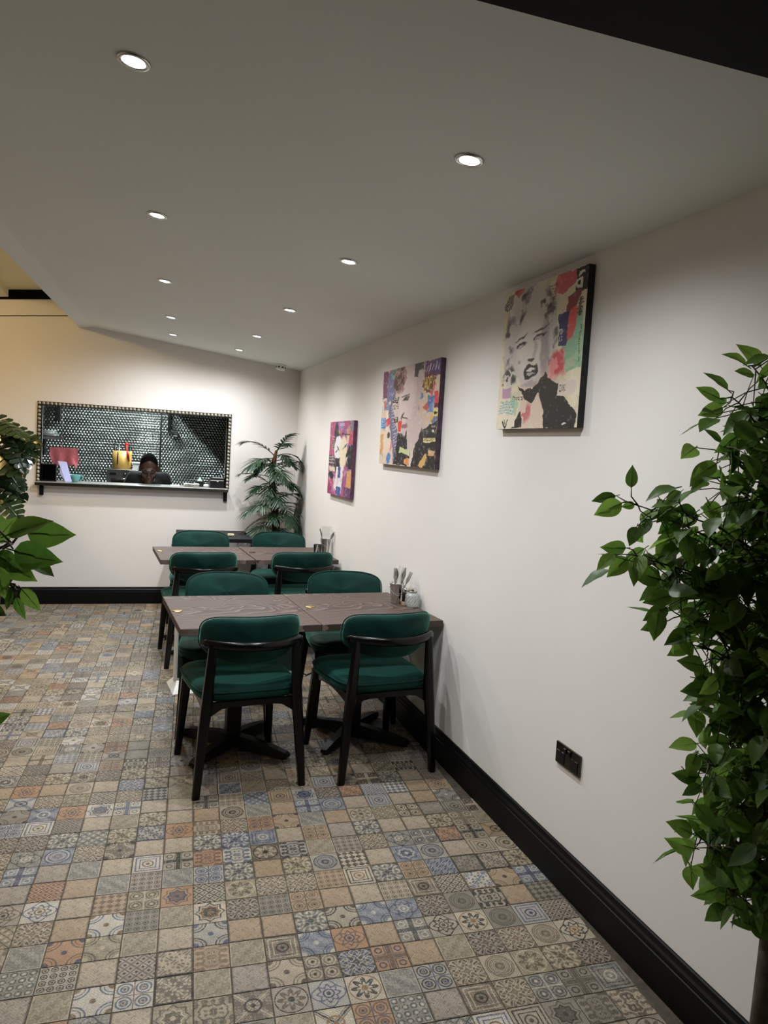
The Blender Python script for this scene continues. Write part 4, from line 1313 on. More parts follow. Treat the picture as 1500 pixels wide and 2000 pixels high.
def collage_face_c():
    p = Paint(90, 170, (170, 80, 120), 5)
    p.patches(34, [(176, 70, 110), (206, 150, 110), (120, 90, 150), (226, 200, 170), (90, 70, 110), (206, 170, 120), (150, 110, 170)], (.06, .2), .9)
    p.put(p.rect(.0, .0, .3, .5), (170, 74, 112), .7); p.put(p.rect(.88, 0, 1, .14), (120, 128, 140)); p.put(p.rect(.84, .14, 1, .31), (186, 66, 96)); p.put(p.rect(.84, .32, 1, .62), (14, 14, 18)); p.put(p.rect(.82, .64, 1, .86), (206, 150, 96))
    p.put(p.rect(.36, .0, .62, .12), (150, 110, 160)); p.scribble(.42, .03, .22, .04, (226, 220, 230), 2); p.put(p.rect(.45, .17, .85, .185), (30, 26, 30))
    p.put(p.ell(.3, .14, .09, .12, .1, .2), (38, 36, 42)); p.put(p.ell(.3, .27, .2, .09, -.4, .2), (40, 38, 44))
    p.put(p.ell(.4, .36, .16, .17, .1, .1), (224, 220, 224)); p.put(p.ell(.62, .42, .16, .22, .1, .15), (226, 212, 182)); p.put(p.ell(.68, .34, .09, .012, -.4, .4), (50, 60, 50)); p.put(p.line(.36, .34, .46, .4, .012), (40, 38, 44)); p.put(p.line(.3, .42, .42, .36, .01), (60, 56, 62))
    p.put(p.poly([(.3, .5), (.5, .48), (.5, .6), (.4, .7), (.26, .66)]), (36, 34, 40)); p.put(p.poly([(.74, .44), (.86, .34), (.98, .36), (.98, .56), (.78, .6)]), (18, 18, 22)); p.put(p.poly([(.76, .48), (.82, .46), (.8, .56)]), (226, 220, 214))
    p.put(p.poly([(.36, .62), (.66, .6), (.62, .95), (.3, .92)]), (224, 218, 220)); p.put(p.poly([(.46, .6), (.56, .6), (.54, .76), (.44, .76)]), (56, 66, 130)); p.put((p.noise(14, 3) > .52) * p.rect(.1, .7, .62, .9), (206, 196, 206), .9)
    p.put(p.rect(.02, .46, .28, .6), (60, 44, 50)); p.scribble(.03, .47, .24, .12, (206, 180, 180), 3); p.put(p.ell(.14, .74, .12, .05, .1, .2), (34, 46, 52)); p.put(p.rect(.05, .62, .3, .68), (206, 196, 170)); p.put(p.rect(.0, .86, .2, 1), (150, 50, 100)); p.put(p.rect(.4, .88, .6, 1), (70, 90, 150)); p.put(p.rect(.72, .86, 1, 1), (96, 56, 100))
    p.scribble(.12, .2, .12, .2, (220, 170, 160), 6)
    p.put((p.noise(24, 9) > .66) * 1., (232, 222, 218), .4)
    return p.im


m, nt, b = new_mat('canvas_print_ink')
a = nt.nodes.new('ShaderNodeAttribute'); a.attribute_name = 'ink'
nt.links.new(a.outputs['Color'], b.inputs['Base Color']); b.inputs['Roughness'].default_value = .55
bump(nt, b, noise(nt, 500, 2), .08, .0004)
M['print'] = m


def canvas(img, y_near, y_far, z0, z1, label, edge):
    W, Hh = y_far - y_near, z1 - z0
    t = empty('wall_canvas', (XR - .0015, (y_near + y_far) / 2, z0), 0, label, 'canvas', 'stretched canvas prints on the right wall')
    MB().rbox(-.028, 0, -W / 2, W / 2, 0, Hh, .003, 2).build('stretcher', mat('canvas_edge', edge, .6, var=.5, vscale=25), t)
    h, w, _ = img.shape
    # print spans the face and wraps a little over the near edge; image left is the far end of the canvas
    ys = W / 2 - np.linspace(0, 1, w) * W
    zs = Hh - np.linspace(0, 1, h) * Hh
    A, B = np.meshgrid(ys, zs)
    vs = np.stack([np.full_like(A, -.0288), A, B], -1).reshape(-1, 3)
    idx = np.arange(w * h).reshape(h, w)
    f = np.stack([idx[:-1, :-1], idx[1:, :-1], idx[1:, 1:], idx[:-1, 1:]], -1).reshape(-1, 4)
    me = bpy.data.meshes.new('print'); me.from_pydata(vs.tolist(), [], f.tolist()); me.materials.append(M['print'])
    c = np.clip(img / 255, 0, 1); c = np.where(c <= .04045, c / 12.92, ((c + .055) / 1.055) ** 2.4)
    at_ = me.color_attributes.new('ink', 'FLOAT_COLOR', 'POINT')
    at_.data.foreach_set('color', np.concatenate([c, np.ones((h, w, 1))], -1).astype(np.float32).ravel())
    link(bpy.data.objects.new('print', me), t)
    return t


canvas(collage_face_a(), 2.478, 3.139, 1.734, 2.331, 'nearest canvas print, collage of a pale woman with a dark scarf', (26, 26, 30))
canvas(collage_face_b(), 3.852, 4.838, 1.525, 2.128, 'middle canvas print, busy collage with a comic burst reading WOP', (70, 52, 66))
canvas(collage_face_c(), 5.498, 6.202, 1.235, 1.826, 'farthest canvas print, magenta and purple collage with pale face', (96, 60, 86))


# ------------------------------------------------------------------ plants
def leaf_mesh(L, W, name, fold=.18, droop=.25, tip=.12):
    n = 8; vs = []
    for i in range(n + 1):
        t = i / n
        w = W / 2 * (math.sin(PI * min(1, t * 1.02) ** .72) ** .9 if 0 < t < 1 else 0) * (1 if t < .8 else 1 - (t - .8) * 1.2)
        z = -droop * L * t * t
        for s in (-1, -.5, 0, .5, 1):
            vs.append((s * w, t * L, z + fold * w * abs(s) + .04 * w * math.sin(i * 1.9 + s)))
    fs = [(i * 5 + k, i * 5 + k + 1, (i + 1) * 5 + k + 1, (i + 1) * 5 + k) for i in range(n) for k in range(4)]
    mb = MB(); mb.add(vs, fs, True)
    mb.tube([(0, -.16 * L, .01 * L), (0, 0, 0), (0, L * .4, -droop * L * .16 - .0006), (0, L * .85, -droop * L * .72 - .0005)], [.0011, .0011, .0008, .0003], 4, False)
    me = mb.mesh(name, M['ficus'])
    return me


FL_ = [leaf_mesh(.064, .037, 'leaf', .15, .12), leaf_mesh(.060, .038, 'leaf', .28, .25), leaf_mesh(.068, .035, 'leaf', .1, .05), leaf_mesh(.054, .034, 'leaf', .2, .2)]


def place_leaf(parent, base, tip, variant, roll, up=Vector((0, 0, 1))):
    base = Vector(base); tip = Vector(tip); d = tip - base
    me = FL_[variant]
    L0 = (.064, .060, .068, .054)[variant]
    s = d.length / L0
    o = bpy.data.objects.new('leaf', me)
    R_ = look(d, up) @ Matrix.Rotation(roll, 4, 'Y') @ Matrix.Diagonal((s, s, s, 1))
    link(o, parent)
    o.matrix_local = Matrix.Translation(base - parent.location) @ R_
    return o


def ficus(name_loc, label, trunk_pts, trunk_r, explicit, branches, nfill, seed, depth_fn, clip, max_parts):
    rg = random.Random(seed)
    root = empty('ficus_tree', name_loc, 0, label, 'plant', 'artificial ficus trees')
    o0 = root.location.copy()
    rel = lambda p: Vector(p) - o0
    MB().lathe([(.07, 0), (.08, .01), (.098, .15), (.103, .152), (.103, .165), (.094, .165), (.09, .14), (0, .14)], 32).build('pot', M['terracotta_dark'], root)
    MB().lathe([(.0895, .141), (.06, .147), (0, .15)], 24).build('soil', M['soil'], root)
    trunk = MB().tube([rel(p) for p in trunk_pts], trunk_r, 12)
    k0 = len(trunk_pts) // 2
    for kz in (1, 2, 3):
        p = rel(trunk_pts[min(kz + 1, len(trunk_pts) - 1)])
        trunk.sell(trunk_r[0] * .55, trunk_r[0] * .5, trunk_r[0] * .6, 1, 1, 8, 6, lambda v, p=p, kz=kz: v + p + Vector((-trunk_r[0] * .8, -.004, -.05 * kz)))
    trunk.build('trunk', M['bark'], root)
    leaves = []   # (base, tip)
    nodes = []
    for (start, end) in branches:
        a = Vector(start); e = Vector(end); L = (e - a).length
        pts = []
        for i in range(8):
            t = i / 7
            pts.append(a.lerp(e, t) + Vector((0, 0, .05 * L * math.sin(PI * t))) + Vector((rg.uniform(-1, 1), rg.uniform(-1, 1), rg.uniform(-1, 1))) * .004)
        MB().tube([rel(p) for p in pts], [.0042 - .0004 * i for i in range(8)], 6).build('branch', M['twig'], root)
        nodes += pts[2:]
    tw = MB()
    for ex in explicit:
        b_, t_ = ex
        n = min(nodes, key=lambda q: (q - b_).length)
        mid = (b_ + n) / 2 + Vector((rg.uniform(-1, 1), rg.uniform(-1, 1), rg.uniform(-.2, 1))) * .008
        tw.tube([rel(n), rel(mid), rel(b_)], [.0018, .0014, .001], 5)
        leaves.append((b_, t_, 0))
    for k in range(nfill):
        a_, b_ = rg.choice(branches)
        nd = Vector(a_).lerp(Vector(b_), rg.uniform(.15, 1.0))
        off = Vector((rg.gauss(0, 1), rg.gauss(0, 1), rg.gauss(0, 1))) * .042
        base = nd + off
        if not clip(base): continue
        d = Vector((rg.uniform(-1, 1) - .25, rg.uniform(-1, .7), rg.uniform(-1.0, .35)))
        d.normalize()
        tip = base + d * rg.uniform(.056, .074)
        if not clip(tip): continue
        tw.tube([rel(nd), rel((nd + base) / 2 + Vector((0, 0, .006))), rel(base)], [.0016, .0013, .001], 4)
        leaves.append((base, tip, 1))
    tag(tw.build('twigs', M['twig'], root), kind='stuff')
    leaves.sort(key=lambda q: (q[2], (q[0] - CAM_POS).length))
    for k, (b_, t_, e) in enumerate(leaves[:max_parts]):
        place_leaf(root, b_, t_, rg.randrange(4), rg.uniform(-.6, .6) if not e else rg.uniform(-.9, .9), (Vector((-.35, -.85, .45)) if not e else Vector((rg.uniform(-.8, .3), rg.uniform(-1, .3), .7))).normalized())
    if len(leaves) > max_parts:
        V = []; Fc = []; tone = []
        for (b_, t_, e) in leaves[max_parts:]:
            vi = rg.randrange(4); me = FL_[vi]; L0 = (.064, .060, .068, .054)[vi]
            d = t_ - b_; s = d.length / L0
            Mx = Matrix.Translation(rel(b_)) @ look(d) @ Matrix.Rotation(rg.uniform(-1.2, 1.2), 4, 'Y') @ Matrix.Diagonal((s, s, s, 1))
            n0 = len(V); tn = rg.random() * .8
            V += [tuple(Mx @ v.co) for v in me.vertices]; Fc += [tuple(q + n0 for q in f.vertices) for f in me.polygons]; tone += [tn] * len(me.vertices)
        me = bpy.data.meshes.new('leaf_mass'); me.from_pydata(V, [], Fc); me.materials.append(M['ficus'])
        ta = me.attributes.new('tone', 'FLOAT', 'POINT'); ta.data.foreach_set('value', tone)
        me.polygons.foreach_set('use_smooth', [True] * len(Fc))
        tag(link(bpy.data.objects.new('leaf_mass', me), root), kind='stuff')
    return root


EXR = [((1233, 953), (1235, 907)), ((1203, 968), (1155, 978)), ((1215, 982), (1160, 1006)), ((1240, 985), (1214, 990)), ((1223, 1070), (1174, 1070)), ((1200, 1082), (1164, 1112)), ((1225, 1089), (1189, 1126)), ((1276, 1085), (1237, 1112)),
       ((1460, 715), (1420, 682)), ((1485, 715), (1447, 664)), ((1422, 762), (1381, 720)), ((1407, 779), (1360, 755)), ((1412, 796), (1366, 809)), ((1410, 864), (1378, 835)), ((1274, 1014), (1239, 1051)), ((1301, 1214), (1250, 1231)),
       ((1305, 1187), (1255, 1211)), ((1349, 1235), (1297, 1254)), ((1312, 1163), (1258, 1175)), ((1352, 1255), (1303, 1281)), ((1361, 1452), (1307, 1456)), ((1391, 1477), (1349, 1499)), ((1419, 1501), (1362, 1505)), ((1363, 1518), (1313, 1514)),
       ((1369, 1533), (1332, 1554)), ((1389, 1539), (1388, 1587)), ((1380, 1642), (1342, 1595)), ((1353, 1629), (1307, 1603)), ((1357, 1657), (1302, 1645)), ((1400, 1707), (1343, 1696)), ((1399, 1734), (1355, 1756)), ((1447, 1700), (1403, 1656)),
       ((1432, 1749), (1386, 1781)), ((1485, 1816), (1447, 1786)), ((1387, 1344), (1331, 1349)), ((1421, 1396), (1383, 1400)), ((1375, 1300), (1325, 1290)), ((1330, 1010), (1285, 1045)), ((1400, 905), (1355, 930)), ((1440, 850), (1400, 885)),
       ((1330, 960), (1296, 985)), ((1360, 1000), (1318, 1030)), ((1345, 1090), (1300, 1125)), ((1380, 930), (1345, 965)), ((1440, 1560), (1400, 1600)), ((1450, 1620), (1405, 1632)), ((1410, 1550), (1372, 1580))]
rg = random.Random(21)
exr = []
for (b_, t_) in EXR:
    dd = 1.66 + rg.uniform(-.06, .06)
    exr.append((at(*b_, dd), at(*t_, dd + rg.uniform(-.02, .02))))
TR = [Vector((1.40, 1.275, .14)), Vector((1.402, 1.27, .5)), Vector((1.405, 1.272, .75)), Vector((1.40, 1.28, 1.0)), Vector((1.41, 1.285, 1.3)), Vector((1.40, 1.28, 1.6)), Vector((1.395, 1.275, 1.8))]
brs = []
for (zt, px, py, dp) in ((1.40, 1250, 985, 1.66), (1.35, 1245, 1085, 1.66), (1.45, 1330, 1000, 1.62), (1.25, 1330, 1200, 1.67), (.95, 1380, 1490, 1.66), (.72, 1372, 1640, 1.66), (.66, 1415, 1730, 1.66), (1.62, 1430, 775, 1.66), (1.7, 1470, 715, 1.66), (1.55, 1410, 870, 1.64), (1.3, 1320, 1110, 1.63), (1.2, 1355, 1260, 1.66), (1.05, 1400, 1370, 1.66)):
    brs.append((Vector((1.40, 1.277, zt - .08)), at(px, py, dp)))
for k in range(30):
    z = .72 + 1.08 * k / 29; a_ = k * 2.4
    L = .19 * (1 - .35 * abs(z - 1.3))
    brs.append((Vector((1.40, 1.277, z - .05)), Vector((1.40 + min(.13, L * math.cos(a_)), 1.277 + L * 1.05 * math.sin(a_), z + .03))))
ficus((1.40, 1.275, 0), 'tall artificial ficus tree standing at the right wall in the foreground', TR, [.021, .02, .019, .017, .014, .01, .006], exr, brs, 1500, 5, None, lambda p: p.x < 1.575 and p.z > .60 and p.z < 1.9, 298)

EXL = [((15, 1045), (95, 1007), 1.0), ((52, 1040), (142, 1046), 1.04), ((27, 1075), (114, 1099), .96), ((65, 1100), (107, 1121), 1.1), ((8, 1092), (65, 1138), 1.0), ((42, 1150), (79, 1194), 1.0), ((25, 1152), (8, 1192), .98), ((32, 1166), (46, 1212), 1.03),
       ((-10, 1080), (42, 1118), .98), ((-5, 1105), (4, 1172), .92), ((-20, 1185), (11, 1202), .95), ((-30, 1412), (16, 1396), 1.0), ((-12, 1060), (30, 1010), 1.06), ((-30, 1130), (-5, 1190), 1.0), ((-25, 1010), (25, 1030), 1.1), ((-40, 1060), (-8, 1020), 1.0)]
exl = [(at(*b_, d), at(*t_, d)) for b_, t_, d in EXL]
TL = [Vector((-.46, .98, .14)), Vector((-.455, .985, .6)), Vector((-.46, .98, 1.0)), Vector((-.455, .975, 1.4)), Vector((-.46, .98, 1.7))]
brl = [(Vector((-.46, .98, 1.30)), at(20, 1065, 1.0)), (Vector((-.46, .98, 1.22)), at(22, 1145, 1.0)), (Vector((-.46, .98, 1.1)), at(-30, 1405, 1.0))]
for k in range(22):
    z = .85 + .85 * k / 21; a_ = k * 2.4
    brl.append((Vector((-.46, .98, z - .05)), Vector((-.46 + .15 * math.cos(a_), .98 + .15 * math.sin(a_), z + .03))))


def clip_left(p):
    d = p - CAM_POS; z = d.dot(_F)
    return z < .1 or (750 + FPX * d.dot(CR) / z) < -12


ficus((-.46, .98, 0), 'artificial ficus tree at the left edge with large leaves close up', TL, [.018, .017, .016, .013, .008], exl, brl, 170, 9, None, clip_left, 240)

# palm in the corner
palm = empty('corner_palm', (1.335, 7.40, 0), 0, 'artificial palm with arching fronds in the far corner', 'plant')
MB().lathe([(.12, 0), (.13, .01), (.16, .3), (.17, .31), (.17, .33), (.155, .33), (.15, .29), (0, .29)], 32).build('pot', M['terracotta_dark'], palm)
MB().lathe([(.149, .291), (.1, .305), (0, .31)], 24).build('soil', M['soil'], palm)
PT = [Vector((0, 0, .28)), Vector((.02, 0, .55)), Vector((.03, 0, .8)), Vector((.0, -.01, 1.05)), Vector((-.03, -.01, 1.25)), Vector((-.02, 0, 1.45)), Vector((.0, 0, 1.56))]
MB().tube(PT, [.045, .042, .04, .036, .032, .024, .012], 12).build('trunk', M['palm_bark'], palm)


def frond(z, az, L, lift, droop, seed):
    r = random.Random(seed)
    i = 0
    while i < len(PT) - 2 and PT[i + 1].z < z: i += 1
    o = PT[i].lerp(PT[i + 1], (z - PT[i].z) / (PT[i + 1].z - PT[i].z))
    dirh = Vector((math.cos(az), math.sin(az), 0))
    n = 15; pts = []
    for k in range(n + 1):
        t = k / n
        pts.append(o + dirh * (L * (t - .18 * t * t)) + Vector((0, 0, L * (lift * t - droop * t * t))))
    def clampw(p):
        return Vector((min(p.x, 1.575 - 1.335), min(p.y, 7.675 - 7.40), p.z))
    pts = [clampw(p) for p in pts]
    mb = MB(); mb.tube(pts, [.0055 * (1 - .8 * k / n) for k in range(n + 1)], 5)
    side = dirh.cross(Vector((0, 0, 1)))
    m_ = 11
    for k in range(2, m_ + 1):
        for s in (-1, 1):
            t = min(1, (k + (.25 if s > 0 else -.2) + r.uniform(-.15, .15)) / m_)
            f = t * n; a = int(min(f, n - 1)); c = pts[a].lerp(pts[a + 1], f - a)
            tg = (pts[a + 1] - pts[a]); tg = tg.normalized() if tg.length > 1e-5 else dirh
            ll = L * .48 * (math.sin(PI * min(1, t * .8 + .14)) ** .7) * r.uniform(.85, 1.1)
            d = (side * s * (1.0 - .5 * t) + tg * (.45 + .7 * t) + Vector((0, 0, .25 - .3 * t))).normalized()
            w = .0105
            nrm = d.cross(tg) * s
            up = nrm.normalized() if nrm.length > 1e-4 else Vector((0, 0, 1))
            wd = up.cross(d).normalized()
            vs = []
            for q, ww in ((0, .4), (.25, 1.0), (.6, .85), (.85, .45), (1, .04)):
                p = c + d * ll * q + Vector((0, 0, -.30 * ll * q * q))
                vs += [clampw(p - wd * w * ww), clampw(p - up * w * .4 * ww), clampw(p + wd * w * ww)]
            mb.add(vs, [(j * 3 + e, j * 3 + e + 1, (j + 1) * 3 + e + 1, (j + 1) * 3 + e) for j in range(4) for e in range(2)], True)
    return mb.build('frond', M['palm'], palm)


FR_ = [(1.5, -2.9, .40, .85, .55), (1.53, -1.3, .30, .9, .6), (1.55, -.9, .26, 1.3, .6), (1.5, -.2, .36, .5, .75), (1.42, -2.5, .38, .6, .7)]
_r = random.Random(4)
for k in range(34):
    z = .70 + .80 * k / 33
    a_ = -PI / 2 + ((k * 2.4) % (2 * PI) - PI) * .62
    FR_.append((z, a_, .30 + .12 * _r.random() - .03 * (z > 1.3), .1 + .75 * _r.random(), .45 + .4 * _r.random()))
for k, a_ in enumerate(FR_): frond(*a_, k)

# monstera by the left of the hatch
mon = empty('monstera_plant', (-1.14, 6.75, 0), 0, 'dark split-leaf monstera plant at the left edge by the hatch', 'plant')
MB().lathe([(.13, 0), (.14, .01), (.18, .34), (.19, .35), (.19, .37), (.175, .37), (.17, .33), (0, .33)], 32).build('pot', M['terracotta_dark'], mon)
MB().lathe([(.169, .331), (.1, .35), (0, .355)], 24).build('soil', M['soil'], mon)
MB().tube([(0, 0, .33), (.01, 0, .8), (-.01, .01, 1.3), (0, 0, 1.62)], [.022, .02, .018, .012], 10).build('stem', M['palm_bark'], mon)


def monstera_leaf(S, seed):
    r = random.Random(seed)
    mb = MB()
    n = 7
    for s in (-1, 1):
        for k in range(n):
            t0, t1 = k / n, (k + .80) / n
            def edge(t): return S * .44 * (math.sin(PI * min(1, (t * .86 + .16))) ** .75)
            vs = []
            for q in range(5):
                u = q / 4
                for t in (t0, (t0 + t1) / 2, t1):
                    fan = .16 * (1 - 2 * t)
                    x = s * edge(t) * u * (1 - (.16 if abs(t - (t0 + t1) / 2) > .02 and u > .9 else 0))
                    y = S * t - fan * S * u * 1.0 * (1 if t < .5 else .4) + S * .10 * u * t
                    vs.append((x, y, -.22 * S * (x / (S * .44)) ** 2 * .5 - .25 * S * t * t + .02 * S * math.sin(3 * u + k)))
            mb.add(vs, [(q * 3 + e, q * 3 + e + 1, (q + 1) * 3 + e + 1, (q + 1) * 3 + e) for q in range(4) for e in range(2)], True)
        vs = []
        for k in range(n + 1):
            t = k / n
            vs += [(0, S * t, -.25 * S * t * t), (s * S * .14 * (1 - t * .6), S * t - .03 * S * (1 - 2 * t), -.25 * S * t * t - .008)]
        mb.add(vs, [(2 * k, 2 * k + 1, 2 * k + 3, 2 * k + 2) for k in range(n)], True)
    mb.tube([(0, -.1 * S, -.002), (0, S * .5, -.064 * S), (0, S * .95, -.226 * S)], [.004, .003, .001], 5)
    return mb.mesh('leaf', M['monstera'])


ML = [monstera_leaf(.24, 1), monstera_leaf(.2, 2)]
MLV = [((1, 822), (45, 842), 0), ((20, 838), (62, 872), 1), ((5, 850), (52, 884), 0), ((28, 862), (50, 905), 1), ((-20, 815), (20, 848), 0), ((-15, 880), (32, 912), 0), ((0, 905), (38, 940), 1), ((-25, 920), (30, 958), 0), ((-10, 965), (30, 998), 1),
       ((-40, 850), (-5, 900), 0), ((-40, 940), (-8, 985), 0), ((30, 852), (66, 860), 1), ((-60, 830), (-30, 870), 0), ((-60, 980), (-20, 1010), 1)]
for k, (b_, t_, v) in enumerate(MLV):
    dp = 6.15 + .05 * ((k * 7) % 5)
    B_ = at(*b_, dp); T_ = at(*t_, dp - .08)
    d = T_ - B_
    sc = d.length / (.24 if v == 0 else .2) * 1.15
    o = link(bpy.data.objects.new('leaf', ML[v]), mon)
    o.matrix_local = Matrix.Translation(B_ - mon.location) @ look(d, Vector((.2, -.75, .6))) @ Matrix.Rotation(((k * 37) % 10 - 5) * .08, 4, 'Y') @ Matrix.Diagonal((sc, sc, sc, 1))
    zz = min(1.6, max(.5, B_.z - .12))
    rl = B_ - mon.location
    MB().tube([(0, 0, zz), (rl.x * .5, rl.y * .5, (zz + B_.z) / 2 + .04), rl], [.006, .005, .004], 6).build('petiole', M['twig'], mon)


# ------------------------------------------------------------------ cook bent over the counter
def remeshed(parts, name, mt, voxel, parent=None, smooth=4):
    """parts: list of callables adding closed solids to an MB; union by voxel remesh into one continuous surface"""
    mb = MB()
    for fn in parts: fn(mb)
    tmp = bpy.data.objects.new('tmp', mb.mesh('tmp'))
    COL.objects.link(tmp)
    md = tmp.modifiers.new('r', 'REMESH'); md.mode = 'VOXEL'; md.voxel_size = voxel; md.use_smooth_shade = True
    sm = tmp.modifiers.new('s', 'SMOOTH'); sm.iterations = smooth; sm.factor = .5
    dg = bpy.context.evaluated_depsgraph_get()
    me = bpy.data.meshes.new_from_object(tmp.evaluated_get(dg))
    me.name = name
    bpy.data.objects.remove(tmp)
    me.materials.clear(); me.materials.append(mt)
    me.polygons.foreach_set('use_smooth', [True] * len(me.polygons))
    o = link(bpy.data.objects.new(name, me), parent)
    return o


M['skin'] = mat('dark_brown_skin', (60, 39, 30), .4, var=.12, vscale=14)
M['hair'] = mat('short_black_hair', (5, 4, 4), .95, spec=.1, bmp=.8, bscale=260)
M['shirt'] = mat('black_shirt', (13, 13, 16), .85, var=.2, vscale=10, sheen=.15)
HEAD = Vector((.165, 8.0, 1.305))
HM = Matrix.Translation(HEAD) @ Matrix.Rotation(math.radians(24), 4, 'X') @ Matrix.Scale(1.12, 4)   # face looks towards -y, tipped down


def hb(a, b_, c, pos, rx=0.0):
    """ellipsoid in head space"""
    Mx = HM @ Matrix.Translation(pos) @ Matrix.Rotation(rx, 4, 'X')
    return lambda mb: mb.sell(a, b_, c, 1, 1, 24, 16, lambda v: Mx @ v)


def limb(pts, rad):
    return lambda mb: mb.tube(pts, rad, 16)


def ball(p, r): return lambda mb: mb.sell(r, r, r, 1, 1, 16, 10, lambda v: v + Vector(p))


cx = HEAD.x
sh = {-1: Vector((cx - .142, 8.11, 1.200)), 1: Vector((cx + .148, 8.11, 1.205))}
hand_parts = []
for s in (-1, 1):
    S_ = sh[s]; elb = Vector((cx + s * .25, 8.20, .98)); wr = Vector((cx + s * .14, 8.135, .99))
    hd = Vector((-s * .45, -.5, .35)).normalized()
    hand_parts += [limb([S_, S_.lerp(elb, .5), elb], [.052, .047, .039]), ball(S_, .056), ball(elb, .04), limb([elb, elb.lerp(wr, .4), wr], [.040, .036, .027])]
    pal = wr + Vector((-s * .035, -.03, .03))
    hand_parts.append(limb([wr, wr.lerp(pal, .5), pal], [.026, .032, .034]))
    for k in range(4):
        b0 = pal + Vector((-s * .012, -.010, .026 - k * .017))
        L = (.07, .078, .073, .058)[k]
        b1 = b0 + Vector((-s * L * .5, -L * .12, .008)); b2 = b1 + Vector((-s * L * .42, L * .22, -.012))
        hand_parts.append(limb([b0, b1, b2], [.0095, .0088, .0075])); hand_parts.append(ball(b2, .0078))
    th = pal + Vector((s * .005, -.018, .025)); t1 = th + Vector((-s * .028, -.012, .026)); t2 = t1 + Vector((-s * .024, .004, .012))
    hand_parts.append(limb([th, t1, t2], [.0125, .0105, .0085])); hand_parts.append(ball(t2, .0085))
hip = Vector((cx, 8.52, .92)); chest = Vector((cx + .003, 8.15, 1.135))


def torso(mb, g=0.0):
    ax = (chest - hip).normalized()
    vs = []; n = 24
    secs = [(-.06, .15, .10), (.02, .165, .115), (.15, .15, .105), (.28, .165, .115), (.40, .185, .115), (.47, .175, .095), (.52, .13, .07), (.55, .07, .05)]
    up = Vector((1, 0, 0)).cross(ax).normalized()
    for t, a, b_ in secs:
        c = hip + ax * t
        for k in range(n):
            th = 2 * PI * k / n
            vs.append(c + Vector((1, 0, 0)) * math.cos(th) * (a + g) + up * math.sin(th) * (b_ + g))
    mb.add(vs, [(i * n + k, i * n + (k + 1) % n, (i + 1) * n + (k + 1) % n, (i + 1) * n + k) for i in range(len(secs) - 1) for k in range(n)] + [tuple(range(n)), tuple((len(secs) - 1) * n + k for k in range(n))])


neck0 = Vector((cx + .002, 8.125, 1.18)); neck1 = HM @ Vector((0, .03, -.07))
legs = []
for s in (-1, 1):
    kn = Vector((cx + s * .11, 8.50, .5)); an = Vector((cx + s * .115, 8.58, .09))
    legs += [limb([hip + Vector((s * .085, 0, -.02)), kn], [.085, .058]), ball(kn, .058), limb([kn, kn.lerp(an, .35), an], [.056, .055, .036]), limb([an + Vector((0, .03, -.05)), an + Vector((0, -.06, -.055)), an + Vector((0, -.16, -.065))], [.036, .034, .022])]
head_parts = [hb(.074, .094, .105, (0, .012, .025)), hb(.060, .072, .085, (0, -.022, -.045)), hb(.036, .03, .026, (0, -.072, -.098)),            # skull, face, chin
              hb(.060, .022, .012, (0, -.083, .020)),                                                                        # brow
              hb(.012, .016, .030, (0, -.098, -.018), .15), hb(.020, .015, .012, (0, -.104, -.040)),                       # nose
              hb(.026, .012, .008, (0, -.094, -.068)), hb(.023, .012, .009, (0, -.092, -.081)),                            # lips
              hb(.016, .012, .009, (-.030, -.083, -.002)), hb(.016, .012, .009, (.030, -.083, -.002)),                     # lids
              hb(.022, .02, .02, (-.042, -.062, -.035)), hb(.022, .02, .02, (.042, -.062, -.035)),                         # cheeks
              hb(.011, .020, .033, (-.077, .012, -.012)), hb(.011, .020, .033, (.077, .012, -.012))]                        # ears
person = remeshed(head_parts + hand_parts + legs + [torso, limb([neck0, neck0.lerp(neck1, .5), neck1], [.062, .054, .053])], 'person', M['skin'], .0065, None, 3)
tag(person, 'cook in a black shirt bending his head over the hatch counter', 'person')


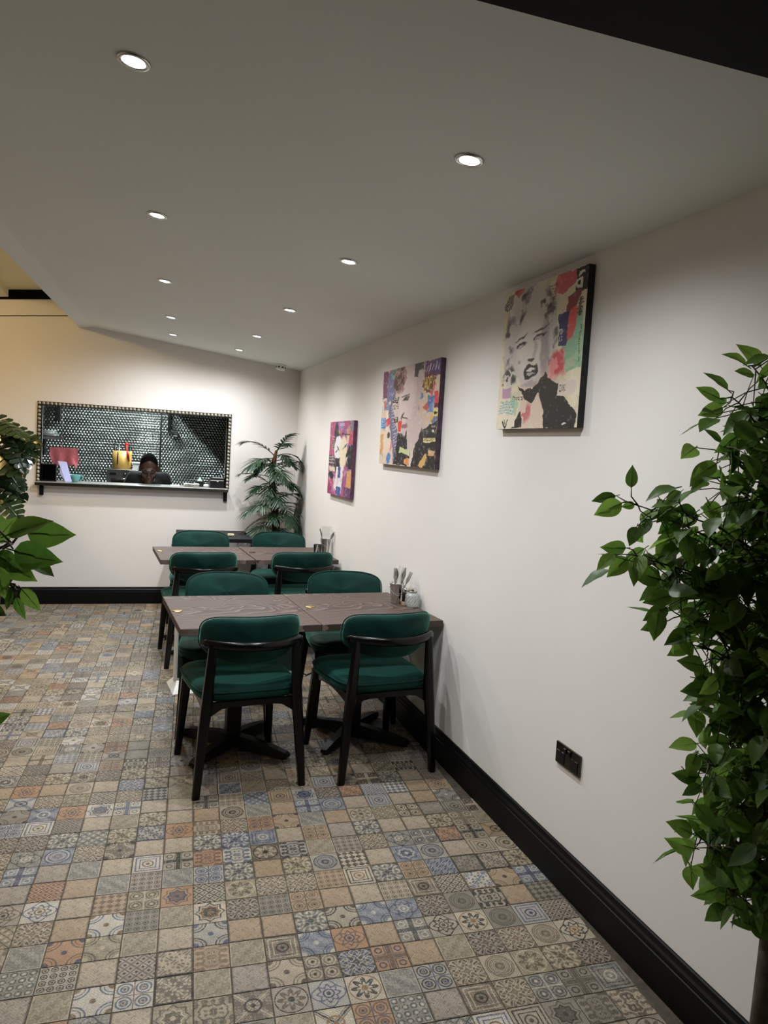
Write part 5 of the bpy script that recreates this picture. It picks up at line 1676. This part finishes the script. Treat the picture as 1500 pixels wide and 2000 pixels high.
def hair_cap(mb):
    nu, nv_ = 36, 14; vs = []
    for j in range(nv_ + 1):
        for i in range(nu):
            th = 2 * PI * i / nu
            front = max(0, -math.sin(th))
            phm = math.radians(112 - 66 * front ** .9 - 6 * abs(math.cos(th)) ** 4)
            ph = phm * j / nv_
            p = Vector((.0785 * math.sin(ph) * math.cos(th), .0985 * math.sin(ph) * math.sin(th) + .012, .112 * math.cos(ph) + .025))
            p += Vector((mnoise.noise(p * 60), mnoise.noise(p * 60 + Vector((9, 0, 0))), mnoise.noise(p * 60 + Vector((0, 9, 0))))) * .0015
            vs.append(HM @ p)
    mb.add(vs, [(j * nu + i, j * nu + (i + 1) % nu, (j + 1) * nu + (i + 1) % nu, (j + 1) * nu + i) for j in range(nv_) for i in range(nu)], True)


hc = MB(); hair_cap(hc); hc.build('hair', M['hair'], person)
for s in (-1, 1):
    MB().sell(.019, .005, .0035, 1, 1, 12, 8, lambda v, s=s: HM @ (Vector((v.x + s * .031, v.y - .101 + abs(v.x + s * .031) * .18, v.z + .024 - v.x * s * .12)))).build('eyebrow', M['hair'], person)
    MB().sell(.014, .004, .002, 1, 1, 12, 8, lambda v, s=s: HM @ (Vector((v.x + s * .030, v.y - .0935, v.z - .008)))).build('eyelashes', M['hair'], person)
shirt = remeshed([lambda mb: torso(mb, .012), limb([sh[-1], sh[-1].lerp(Vector((cx - .25, 8.20, .98)), .6)], [.067, .058]), limb([sh[1], sh[1].lerp(Vector((cx + .25, 8.20, .98)), .6)], [.067, .058]), ball(sh[-1], .068), ball(sh[1], .068), limb([sh[-1], Vector((cx, 8.115, 1.20)), sh[1]], [.062, .066, .062]), limb([neck0, neck0.lerp(neck1, .35)], [.075, .066])], 'shirt', M['shirt'], .009, person, 4)
trousers = remeshed([limb([hip + Vector((s * .085, 0, .05)), Vector((cx + s * .11, 8.50, .5)), Vector((cx + s * .115, 8.575, .12))], [.105, .075, .062]) for s in (-1, 1)] + [limb([hip + Vector((-.09, 0, 0)), hip + Vector((.09, 0, 0))], [.11, .11])], 'trousers', M['black_paint'], .012, person, 4)
shoes = remeshed([limb([Vector((cx + s * .115, 8.62, .045)), Vector((cx + s * .115, 8.52, .045)), Vector((cx + s * .115, 8.40, .035))], [.045, .045, .033]) for s in (-1, 1)], 'shoes', M['black_plastic'], .01, person, 2)
